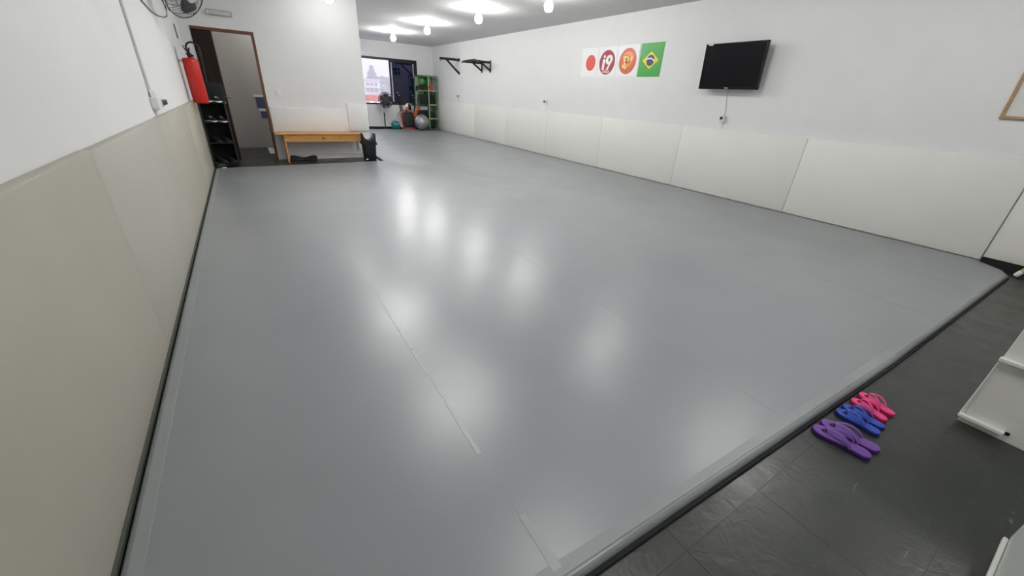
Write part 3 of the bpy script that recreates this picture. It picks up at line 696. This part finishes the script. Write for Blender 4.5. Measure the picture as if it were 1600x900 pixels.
# bin
t = thing('bin', 'black plastic waste bin with a saddle shaped lid at the end of the bench', 'bin', (2.03, 8.72, FL))
cx_, cy_ = 2.025, 8.66
def ringq(hw, hd, z, k=6):
    pts = []; r_ = min(hw, hd)*.45
    for sx_, sy_, a0 in ((1, 1, 0), (-1, 1, 90), (-1, -1, 180), (1, -1, 270)):
        for i in range(k):
            a = math.radians(a0+90*i/(k-1)); pts.append((cx_+sx_*(hw-r_)+r_*math.cos(a), cy_+sy_*(hd-r_)+r_*math.sin(a), z))
    return pts
def loft(rings, capb=True, capt=True):
    t2 = bmesh.new(); R_ = [[t2.verts.new(p) for p in r_] for r_ in rings]
    for a, c in zip(R_, R_[1:]):
        for i in range(len(a)): t2.faces.new((a[i], a[(i+1) % len(a)], c[(i+1) % len(a)], c[i]))
    if capb: t2.faces.new(R_[0][::-1])
    if capt: t2.faces.new(R_[-1])
    bmesh.ops.recalc_face_normals(t2, faces=t2.faces); b = B(); b._add(t2); return b
binm = mat('charcoal_plastic', (.012, .013, .016), .45)
loft([ringq(.105, .09, FL), ringq(.112, .096, FL+.01), ringq(.128, .11, .27), ringq(.14, .12, .275), ringq(.14, .12, .30)]).obj('body', binm, t, True)
loft([ringq(.145, .125, .285), ringq(.145, .125, .335), ringq(.125, .105, .345)]).obj('rim', binm, t, True)
lid = B(); t2 = bmesh.new(); fr_, bk = [], []
pr = [(-.125, .34), (-.128, .475), (-.118, .485)]+[(.112*math.sin(math.radians(a)), .475-.11*math.cos(math.radians(a))) for a in range(-80, 81, 16)]+[(.118, .485), (.128, .475), (.125, .34)]
for x, z in pr: fr_.append(t2.verts.new((cx_+x, cy_-.10, z))); bk.append(t2.verts.new((cx_+x, cy_+.10, z)))
t2.faces.new(fr_); t2.faces.new(bk[::-1])
for i in range(len(pr)): j = (i+1) % len(pr); t2.faces.new((fr_[i], bk[i], bk[j], fr_[j]))
bmesh.ops.recalc_face_normals(t2, faces=t2.faces); lid._add(t2); lid.obj('lid', binm, t)
lip = B(); random.seed(3)
lip.tube([(p[0]+random.uniform(-.006, .006), p[1]+random.uniform(-.006, .006), .30+random.uniform(-.02, .012)) for p in ringq(.148, .128, 0)], .010, 6, closed=True)
lip.obj('bag_edge', mat('black_bag_film', (.01, .01, .011), .25), t, True)
B().box(cx_-.10, cx_-.06, cy_-.1035, cy_-.09, FL+.03, FL+.055, .002).obj('tag', white_pl, t, label='small white tag')

# shoes
def shoe(x, y, z, rz, m_u, m_s, label, group, k=1.0, tall=False, pitch=0):
    t = thing('shoe', label, 'shoe', (x, y, z), group); t['_local'] = 1; t.rotation_euler.z = rz
    secs = [(-.13, .030, .065), (-.115, .038, .085), (-.07, .040, .082), (-.03, .040, .075), (.02, .043, .062), (.07, .047, .05), (.11, .042, .04), (.135, .024, .028)]
    rings = []
    for x_, w_, h in secs:
        rings.append([(x_*k, w_*k*math.cos(math.radians(a))*(1 if math.sin(math.radians(a)) < .5 else .8), (.02+h*max(0, math.sin(math.radians(a))))*k) for a in range(0, 181, 20)])
    t2 = bmesh.new(); R_ = [[t2.verts.new(p) for p in r_] for r_ in rings]
    for a, c in zip(R_, R_[1:]):
        for i in range(len(a)-1): t2.faces.new((a[i], a[i+1], c[i+1], c[i]))
        t2.faces.new((a[-1], a[0], c[0], c[-1]))
    t2.faces.new(R_[0][::-1]); t2.faces.new(R_[-1]); bmesh.ops.recalc_face_normals(t2, faces=t2.faces)
    b = B(); b._add(t2); b.obj('upper', m_u, t, True)
    out = [(x_*k*1.04, w_*1.12*k) for x_, w_, h in secs]; pol = out+[(a, -b_) for a, b_ in out[::-1]]
    B().prism(pol[::-1], 0, .024*k, .004*k, 2).obj('sole', m_s, t, True)
    la = B()
    for i in range(4): la.tube([((-.005+.018*i)*k, -.022*k, (.084-.007*i)*k), ((-.005+.018*i)*k, 0, (.090-.008*i)*k), ((-.005+.018*i)*k, .022*k, (.084-.007*i)*k)], .003*k, 5)
    la.obj('laces', m_s, t, True)
    return t
shoe(.72, 8.93, FL, math.radians(10), dark_fab, black_pl, 'black shoe lying under the bench, left of the two', 'shoes under the bench')
shoe(.93, 8.90, FL, math.radians(160), dark_fab, black_pl, 'black shoe under the bench, right of the two', 'shoes under the bench')

# black shoe rack in the corner beside the door
t = thing('shoe_rack', 'tall black shoe rack in the corner between left wall and door', 'rack', (-.40, 8.5, FL))
rx0, rx1, ry0, ry1 = -.60, -.235, 8.40, 8.70
for x in (rx0+.012, rx1-.012):
    for y in (ry0+.012, ry1-.012):
        b = B(); b.tube([(x, y, FL), (x, y, 1.0)], .012, 8); b.obj('post', black_mt, t, True)
for z in (.02, .34, .66, .955):
    b = B(); b.box(rx0, rx1, ry0, ry1, z, z+.012, .002); b.obj('shelf', black_pl, t)
    b = B(); b.tube([(rx0, ry0, z+.012), (rx1, ry0, z+.012)], .011, 8); b.obj('front_rail', black_mt, t, True)
b = B(); b.box(rx0+.004, rx0+.010, ry0+.02, ry1-.02, .03, .95); b.obj('side_screen', dark_fab, t)
b = B(); b.box(rx1-.010, rx1-.004, ry0+.03, ry1-.03, .03, .95); b.obj('side_screen', dark_fab, t)
b = B(); b.box(rx0+.012, rx1-.012, ry1-.012, ry1-.006, .03, .95); b.obj('back_screen', dark_fab, t)
whs = mat('white_sole_rubber', (.82, .82, .80), .4)
G2 = 'shoes kept on the black rack'
shoe(-.48, 8.50, .968, math.radians(-60), dark_fab, whs, 'black shoe with a white sole on top of the black rack, left one', G2, .9)
shoe(-.335, 8.50, .968, math.radians(-70), dark_fab, whs, 'black shoe with a white sole on top of the black rack, right one', G2, .9)
shoe(-.48, 8.50, .673, math.radians(-55), dark_fab, whs, 'black shoe with a white sole on the upper shelf inside the rack, left one', G2, .9)
shoe(-.335, 8.50, .673, math.radians(-65), dark_fab, whs, 'black shoe with a white sole on the upper shelf inside the rack, right one', G2, .9)
for z, nm in ((.353, 'second shelf from the bottom'), (.033, 'bottom shelf')):
    shoe(-.48, 8.50, z, math.radians(-55), dark_fab, black_pl, 'all-black shoe on the %s of the black rack, left one' % nm, G2, .9)
    shoe(-.335, 8.50, z, math.radians(-65), dark_fab, black_pl, 'all-black shoe on the %s of the black rack, right one' % nm, G2, .9)
# black bag on top of the rack
t = thing('bag', 'black bag standing at the back of the black rack top', 'bag', (-.33, 8.64, .968))
loft([[(-.33+a*.12, 8.64+b_*.05, z) for a, b_ in [(math.cos(i*math.pi/8), math.sin(i*math.pi/8)) for i in range(16)]] for z in (.968, 1.1, 1.2)]+[[(-.33+a*.10, 8.64+b_*.03, 1.25) for a, b_ in [(math.cos(i*math.pi/8), math.sin(i*math.pi/8)) for i in range(16)]]]).obj('body', dark_fab, t, True)
b = B(); b.tube([(-.38, 8.64, 1.245), (-.37, 8.64, 1.29), (-.33, 8.64, 1.305), (-.29, 8.64, 1.29), (-.28, 8.64, 1.245)], .007, 6); b.obj('handle', dark_fab, t, True)

# back room: notices and a painted daylight patch
navy = mat('slate_blue_paper', (.085, .095, .17), .5)
def notice(x0, x1, z0, z1, m, label, top=True):
    t = thing('notice', label, 'notice', ((x0+x1)/2, 11.0, z0), 'notices on the grey wall through the door')
    B().box(x0, x1, 10.992, 10.9995, z0, z1).obj('sheet', m, t)
    if top: B().box(x0-.03, x1, 10.985, 10.9995, z1, z1+.045, .004).obj('top_rail', white_pl, t, label='white top rail')
notice(.27, .56, .78, 1.0, navy, 'upper slate blue notice on the grey wall through the door')
notice(.32, .56, .575, .72, navy, 'lower slate blue notice on the grey wall through the door')
notice(.41, .56, .32, .36, mat('faded_red', (.36, .10, .08), .5), 'faded red strip low on the grey wall through the door', False)
tag(B().box(.30, .62, 9.95, 10.92, FL+.0005, FL+.008, .003).obj('daylight_patch', mat('lavender_daylight', (.62, .60, .72), .7)), 'pale lavender slab standing for daylight on the floor of the room through the door', 'mat')  # thin pale slab stands for daylight falling on the floor

# ------------------------------------------------------------------ far end: pedestal fan
t = thing('pedestal_fan', 'black pedestal fan in front of the open window', 'fan', (4.28, 15.5, FL))
fy = 15.45; hc = Vector((4.335, 15.34, .955)); ax = Vector((-.25, -1, .05)).normalized()
q = Vector((0, 0, 1)).rotation_difference(ax).to_matrix()
def hp_(x, y, z): return q @ Vector((x, y, z))+hc
B().lathe([(0, .0), (.19, .0), (.19, .015), (.05, .04), (.02, .06), (0, .06)], org=(4.28, 15.48, FL), n=28).obj('base', black_pl, t, True)
b = B(); b.tube([(4.28, 15.48, FL+.04), (4.28, 15.48, .54)], .021, 10); b.obj('pole', black_pl, t, True)
b = B(); b.tube([(4.28, 15.48, .54), (4.285, 15.48, .71)], .014, 10); b.obj('inner_pole', white_pl, t, True, label='pale upper pole')
b = B(); b.tube([(4.285, 15.48, .69), (4.29, 15.48, .76), (4.30, 15.48, .84), (4.31, 15.46, .92)], [.026, .04, .032, .05], 10); b.obj('neck', black_pl, t, True)
b = B(); R_ = .245
b.torus(hc, R_, .011, ax, 40, 8); b.torus(hc+ax*.05, R_*.66, .004, ax, 32, 5); b.torus(hc+ax*.055, R_*.33, .004, ax, 24, 5)
for i in range(48):
    a = 2*math.pi*i/48; c, s_ = math.cos(a), math.sin(a); c2, s2 = math.cos(a+.35), math.sin(a+.35)
    b.tube([hp_(.04*c, .04*s_, .06), hp_(R_*.6*c2, R_*.6*s2, .05), hp_(R_*c2, R_*s2, 0), hp_(R_*.7*c2, R_*.7*s2, -.07), hp_(.06*c, .06*s_, -.09)], .0042, 4)
b.obj('guard', fan_grey, t)
for k in range(5):
    t2 = bmesh.new(); rows = []
    for i in range(7):
        r_ = .035+.18*i/6; wd_ = .7+.45*math.sin(math.pi*(i+1)/9); a0 = 2*math.pi*k/5
        rows.append([t2.verts.new(hp_(r_*math.cos(a0+q_*wd_), r_*math.sin(a0+q_*wd_), -.015+.04*q_)) for q_ in (-.5, 0, .5)])
    for A_, C_ in zip(rows, rows[1:]):
        for j in range(2): t2.faces.new((A_[j], A_[j+1], C_[j+1], C_[j]))
    bb = B(); bb._add(t2); ob = bb.obj('blade', mat('charcoal_blade', (.03, .03, .032), .4), t, True); md = ob.modifiers.new('s', 'SOLIDIFY'); md.thickness = .003
B().lathe([(0, .07), (.045, .066), (.045, .04), (.04, -.06), (.07, -.08), (.065, -.19), (0, -.21)], hc, ax, 20).obj('motor', black_pl, t, True)

# balls
def exball(name, c, r, m, label, valve_dir=(0, -.6, .8)):
    t = thing(name, label, 'ball', (c[0], c[1], c[2]-r))
    prof = []
    for i in range(33):
        a = -math.pi/2+math.pi*i/32; rr_ = r*math.cos(a)*(1-.006*(math.cos(a*22) > .6)); prof.append((max(rr_, 0), r*math.sin(a)))
    prof[0] = (0, -r); prof[-1] = (0, r)
    B().lathe(prof, c, (.25, -.15, 1), 36).obj('shell', m, t, True)
    vd = Vector(valve_dir).normalized()
    B().lathe([(0, .006), (.014, .005), (.018, 0)], Vector(c)+vd*r*.995, vd, 12).obj('valve', white_pl, t, True)
    return t
exball('exercise_ball', (4.665, 15.50, FL+.165), .165, teal_rub, 'small teal exercise ball on the floor below the window', (.3, -.9, .3))
exball('exercise_ball', (5.50, 15.00, .27), .27, silver_rub, 'large silver exercise ball in front of the green rack', (-.5, -.6, -.5))

# hoops, kick pads, ball and poles between the balls
t1 = thing('hoop', 'copper coloured hoop leaning on the far wall, the larger one', 'hoop', (5.15, 15.55, FL))
axh = Vector((.10, -1, .34)).normalized()
B().torus((5.13, 15.66, .305), .345, .012, axh, 48, 8).obj('ring', brown_rub, t1, True)
t1 = thing('hoop', 'white and copper hoop leaning on the far wall, the left one', 'hoop', (5.05, 15.5, FL))
h1 = B().torus((5.10, 15.635, .275), .315, .013, axh, 48, 8).obj('ring', mat('cream_plastic', (.62, .54, .48), .45), t1, True)
t1 = thing('hoop', 'orange hoop leaning on the far wall behind the kick shield', 'hoop', (5.25, 15.65, FL))
B().torus((5.24, 15.685, .29), .325, .013, axh, 48, 8).obj('ring', orange_pl, t1, True)
t1 = thing('kick_shield', 'black kick shield with dark red edges standing among the hoops', 'kick shield', (5.18, 15.42, 0))
rk = Matrix.Rotation(math.radians(-12), 3, 'X')
B().box(5.0, 5.37, 15.37, 15.46, .06, .56, .035, 3, rot=rk, piv=(5.18, 15.42, .05)).obj('pad', mat('black_vinyl', (.011, .010, .012), .6), t1, True)
B().box(4.985, 5.385, 15.465, 15.50, .05, .59, .015, 2, rot=rk, piv=(5.18, 15.42, .05)).obj('backing', mat('dark_red_vinyl', (.16, .02, .015), .5), t1, True)
B().box(4.99, 5.38, 15.36, 15.47, FL+.005, .055, .012, 2).obj('lower_edge', mat('rust_vinyl', (.30, .07, .03), .5), t1, True)
t1 = thing('medicine_ball', 'white ball with black and orange panels resting on the kick shield', 'ball', (5.21, 15.52, .60))
mb = B().ball((5.21, 15.53, .735), .145, u=24, v=18).obj('shell', white_pl, t1, True)
b = B(); t2 = bmesh.new(); rows = []
def gores(name, a0, a1, e0, e1, m):
    t2 = bmesh.new(); rows = []
    for i in range(9):
        e = math.radians(e0+(e1-e0)*i/8); rows.append([])
        for j in range(7):
            a = math.radians(a0+(a1-a0)*j/6); r_ = .147
            rows[-1].append(t2.verts.new((5.21+r_*math.cos(e)*math.cos(a), 15.53+r_*math.cos(e)*math.sin(a), .735+r_*math.sin(e))))
    for A_, C_ in zip(rows, rows[1:]):
        for j in range(6): t2.faces.new((A_[j], A_[j+1], C_[j+1], C_[j]))
    bb = B(); bb._add(t2); return bb.obj(name, m, t1, True)
gores('panel', -115, -65, -40, 75, dark_fab)['label'] = 'black panel'
gores('panel', -160, -118, -60, 10, orange_pl)['label'] = 'orange panel'
t1 = thing('focus_mitt', 'orange focus mitt propped beside the silver ball', 'mitt', (5.42, 15.5, .45))
rk = Matrix.Rotation(math.radians(24), 3, 'Y')
B().box(5.36, 5.48, 15.47, 15.53, .42, .76, .028, 3, rot=rk, piv=(5.42, 15.5, .45)).obj('pad', orange_pl, t1, True)
B().box(5.375, 5.465, 15.455, 15.472, .47, .70, .006, 2, rot=rk, piv=(5.42, 15.5, .45)).obj('face', mat('dark_orange', (.45, .07, .03), .5), t1, True)
def pole(a, c, r_, label, m=black_mt):
    t = thing('training_pole', label, 'pole', a, 'dark poles leaning in the window corner')
    b = B(); b.tube([a, c], r_, 8); b.obj('shaft', m, t, True)
    d = (Vector(c)-Vector(a)).normalized()
    b = B(); b.tube([Vector(c)-d*.02, Vector(c)+d*.012], r_*1.25, 8); b.obj('end_cap', grey_pl, t, True)
pole((5.10, 15.838, FL), (4.92, 15.838, 1.20), .022, 'dark pole leaning left against the window, leftmost of the four')
pole((5.20, 15.838, FL), (4.98, 15.838, 1.12), .018, 'dark pole leaning beside the leftmost pole')
pole((5.32, 15.838, FL), (5.50, 15.838, 1.15), .020, 'dark pole leaning right against the window')
pole((5.44, 15.838, FL), (5.58, 15.838, 1.05), .020, 'dark pole leaning nearest the green rack')

# green rack with its contents
rk_ = thing('green_rack', 'green wooden storage rack in the far right corner', 'rack', (5.88, 15.55, FL))
gx0, gx1, gy0, gy1 = 5.56, 6.27, 15.36, 15.80
def rp(name, m, *a):
    return B().box(*a, .003).obj(name, m, rk_)
rp('post', green_paint, gx0, gx0+.02, gy0+.02, gy0+.04, FL, 1.80); rp('post', green_paint, gx1-.035, gx1, gy0, gy0+.035, FL, 1.80)
rp('post', green_paint, gx0, gx0+.03, gy1-.03, gy1, FL, 1.80); rp('post', green_paint, gx1-.035, gx1, gy1-.035, gy1, FL, 1.80)
rp('centre_post', lightgreen, 5.925, 5.965, gy0-.022, gy0-.001, FL, 1.80); rp('centre_panel', green_paint, 5.935, 5.955, gy0, gy1, .05, 1.79)
rp('top_rail', green_paint, gx0, gx1, gy0-.02, gy0, 1.77, 1.81)
for z in (.03, .385, .865, 1.335):
    rp('shelf', green_paint, gx0+.031, 5.934, gy0, gy1, z-.02, z); rp('shelf', green_paint, 5.956, gx1-.036, gy0, gy1, z-.02, z)
    if z > .1: rp('shelf_edge', lightgreen, 5.966, gx1, gy0-.018, gy0-.001, z-.03, z+.01)
rp('shelf_edge', lightgreen, gx0, 5.924, gy0-.018, gy0-.001, 1.305, 1.335)
rp('back_panel', mat('pale_back_board', (.45, .52, .42), .6), gx0+.031, gx1-.036, gy1-.008, gy1-.002, .05, 1.79)
rp('top_board', green_paint, gx0, gx1, gy0, gy1, 1.811, 1.825)
# contents
t = thing('step_box', 'flat black step box on the top left shelf of the green rack', 'box', (5.74, 15.5, 1.335))
B().box(5.595, 5.915, gy0-.05, 15.74, 1.335, 1.455, .012).obj('body', dark_fab, t, True); B().box(5.59, 5.92, gy0-.055, 15.745, 1.456, 1.472, .006).obj('lid', black_pl, t)
t = exball('medicine_ball', (5.745, 15.50, 1.472+.145), .145, mat('green_rubber', (.07, .20, .03), .4, var=.2), 'green medicine ball in the top left bay of the green rack', (-.1, -.9, .3))
B().lathe([(0, .008), (.04, .006), (.055, 0)], (5.735, 15.36, 1.655), (-.1, -.93, .3), 20).obj('hub', mat('teal_ink', (.03, .25, .27), .4), t, True, label='teal centre mark')
t = thing('kettlebell', 'bright red kettlebell in the top right bay of the green rack', 'kettlebell', (6.07, 15.46, 1.335))
B().lathe([(0, 0), (.06, 0), (.082, .03), (.088, .075), (.07, .13), (.04, .16), (0, .17)], (6.07, 15.46, 1.335), n=24).obj('bell', red_pl, t, True)
b = B(); b.tube([(6.02, 15.46, 1.47), (6.025, 15.46, 1.53), (6.05, 15.46, 1.56), (6.09, 15.46, 1.56), (6.115, 15.46, 1.53), (6.12, 15.46, 1.47)], .013, 8); b.obj('handle', red_pl, t, True)
t = thing('water_bottle', 'slim black bottle behind the red kettlebell on the green rack', 'bottle', (6.0, 15.60, 1.335))
B().lathe([(0, 0), (.035, 0), (.035, .2), (.015, .24), (.015, .27), (0, .27)], (6.0, 15.60, 1.335), n=16).obj('body', black_pl, t, True)
def bag(x0, x1, y0, y1, z0, z1, label, m=dark_fab, bul=.02):
    t = thing('duffel_bag', label, 'bag', ((x0+x1)/2, (y0+y1)/2, z0), 'dark bags on the green rack')
    xm, ym = (x0+x1)/2, (y0+y1)/2; rings = []
    for i, (q_, w_) in enumerate(((0, .86), (.12, .97), (.5, 1.0), (.85, .95), (1, .85))):
        hw, hd = (x1-x0)/2*w_, (y1-y0)/2*w_; z = z0+(z1-z0)*q_
        rings.append([(xm+hw*math.copysign(abs(math.cos(a))**.5, math.cos(a)), ym+hd*math.copysign(abs(math.sin(a))**.5, math.sin(a)), z+(.015*math.sin(3*a) if i == 4 else 0)) for a in [2*math.pi*j/24 for j in range(24)]])
    loft(rings).obj('body', m, t, True)
    b = B(); b.tube([(xm-.06, y0+.01, z1-.03), (xm-.05, y0-.015, z1-.09), (xm, y0-.02, z1-.11), (xm+.05, y0-.015, z1-.09), (xm+.06, y0+.01, z1-.03)], .008, 6); b.obj('strap', m, t, True)
    return t
bag(5.60, 5.915, gy0-.05, 15.74, .865, 1.19, 'black bag on the middle left shelf of the green rack')
bag(5.97, 6.22, gy0+.03, 15.74, .867, 1.20, 'black bag on the middle right shelf of the green rack')
bag(5.60, 5.91, gy0-.02, 15.74, .385, .66, 'navy black bag on the lower left shelf behind the silver ball', mat('navy_fabric', (.012, .014, .03), .8))
bag(5.975, 6.21, gy0+.03, 15.74, .385, .61, 'dark green bag on the lower right shelf of the green rack', mat('dark_green_fabric', (.018, .035, .02), .8))
bag(5.98, 6.16, gy0+.03, 15.72, .03, .28, 'black bag on the bottom right shelf of the green rack')
t = thing('box', 'clear grey plastic tub on the lower left shelf above the navy bag', 'box', (5.74, 15.5, .66))
B().box(5.61, 5.90, gy0+.03, 15.7, .665, .78, .01).obj('tub', mat('grey_tub_plastic', (.34, .36, .36), .35), t, True); B().box(5.60, 5.91, gy0+.02, 15.71, .781, .795, .004).obj('lid', grey_pl, t)

# ------------------------------------------------------------------ outside the window
house_m = mat('white_house_paint', (.80, .76, .78), .7); dkwin = mat('house_window_dark', (.16, .15, .20), .4); roof_m = mat('terracotta', (.27, .12, .085), .8, var=.15, scale=2)
struct(B().box(-200, 400, 30, 700, -8.2, -8).obj('ground', mat('grey_green_ground', (.10, .12, .08), .9)))
h = thing('house', 'white two storey house seen through the open window', 'house', (58, 250, -8))
wl = B(); wl.box(59.0, 67.3, 247, 256, -8, 5.4); wl.obj('walls', house_m, h)
for x in (59.8, 61.9, 64.2):
    for z in (-.6, 2.4):
        f_ = B().box(x, x+1.5, 246.85, 247.05, z, z+1.7).obj('window', dkwin, h); B().box(x+.7, x+.8, 246.8, 246.85, z, z+1.7).obj('window_bar', house_m, f_)
B().box(58.6, 67.7, 246.2, 256.4, 5.4, 5.9).obj('roof_slab', house_m, h)
B().box(58.6, 68.5, 245.4, 247, 1.55, 1.85).obj('balcony', house_m, h)
h = thing('low_building', 'terracotta topped low building just below the open window', 'building', (5, 25, -8))
B().box(4.9, 7.1, 24.0, 26, -8, .70).obj('walls', mat('weathered_plaster', (.36, .34, .34), .8), h)
B().box(4.85, 7.15, 23.9, 26.1, .70, .97, .02).obj('parapet', roof_m, h)
for i in range(4):
    B().box(5.5+.4*i, 5.7+.4*i, 23.95, 24.0, .3, .66).obj('vent', white_pl, h)
leaf_m = mat('hazy_green_leaves', (.085, .10, .09), .9, var=.3, scale=.4); bark = mat('bark', (.08, .06, .05), .9)
def tree(x, y, z0, hgt, rad, label, cone=False, seed=0):
    rnd = random.Random(seed); t = thing('tree', label, 'tree', (x, y, z0), 'trees beyond the window')
    b = B(); b.tube([(x, y, z0), (x, y, z0+hgt*.5)], [rad*.09, rad*.05], 7); b.obj('trunk', bark, t, True)
    t2 = bmesh.new()
    for i in range(700):
        q_ = rnd.random()**.8
        if cone: rr_ = rad*(1-q_)**.9*(.45+.55*rnd.random())*(1+.25*math.sin(q_*34)); zz = z0+hgt*(.12+.88*q_)
        else: u_ = rnd.uniform(-1, 1); rr_ = rad*math.sqrt(max(0, 1-u_*u_))*(.75+.35*rnd.random()); zz = z0+hgt*.62+u_*hgt*.38
        a = rnd.uniform(0, 6.283); c = Vector((x+rr_*math.cos(a), y+rr_*math.sin(a), zz)); s_ = rad*rnd.uniform(.10, .22)
        u1 = Vector((rnd.uniform(-1, 1), rnd.uniform(-1, 1), rnd.uniform(-1, 1))).normalized(); v1 = u1.orthogonal().normalized()
        t2.faces.new([t2.verts.new(c+u1*s_), t2.verts.new(c+v1*s_*.6), t2.verts.new(c-u1*s_), t2.verts.new(c-v1*s_*.6)])
    bb = B(); bb._add(t2); bb.obj('crown', leaf_m, t)
tree(79.5, 310, -8, 22.5, 8.5, 'tall pointed conifer in the haze behind the white house', True, 1)
tree(92, 330, -8, 17, 9, 'rounded tree in the haze right of the white house', False, 2)
tree(104, 320, -8, 18, 9, 'broad hazy tree near the window sash', False, 3)
tree(80, 240, -8, 12, 5, 'smaller tree to the right of the white house', False, 4)
tree(88, 235, -8, 11, 5, 'smaller tree beside the window sash', False, 5)
tree(110, 300, -8, 22, 8, 'tree behind the dark glass, left one', False, 6)
tree(124, 310, -8, 24, 9, 'tree behind the dark glass, right one', False, 7)
# evening haze over the landscape
hz = B().box(-300, 600, 32, 690, -7.9, 120).obj('haze', bpy.data.materials.new('haze'))
hm = hz.data.materials[0]; hm.use_nodes = True; n = hm.node_tree; n.nodes.clear(); o_ = n.nodes.new('ShaderNodeOutputMaterial'); vs = n.nodes.new('ShaderNodeVolumeScatter')
vs.inputs['Color'].default_value = (.86, .84, .97, 1); vs.inputs['Density'].default_value = .0045; n.links.new(vs.outputs[0], o_.inputs['Volume'])
hz['kind'] = 'stuff'; hz['label'] = 'pale evening haze over the landscape outside'; hz['category'] = 'haze'

for o in S.objects:
    for k in ('_local', '_base'):
        if k in o: del o[k]
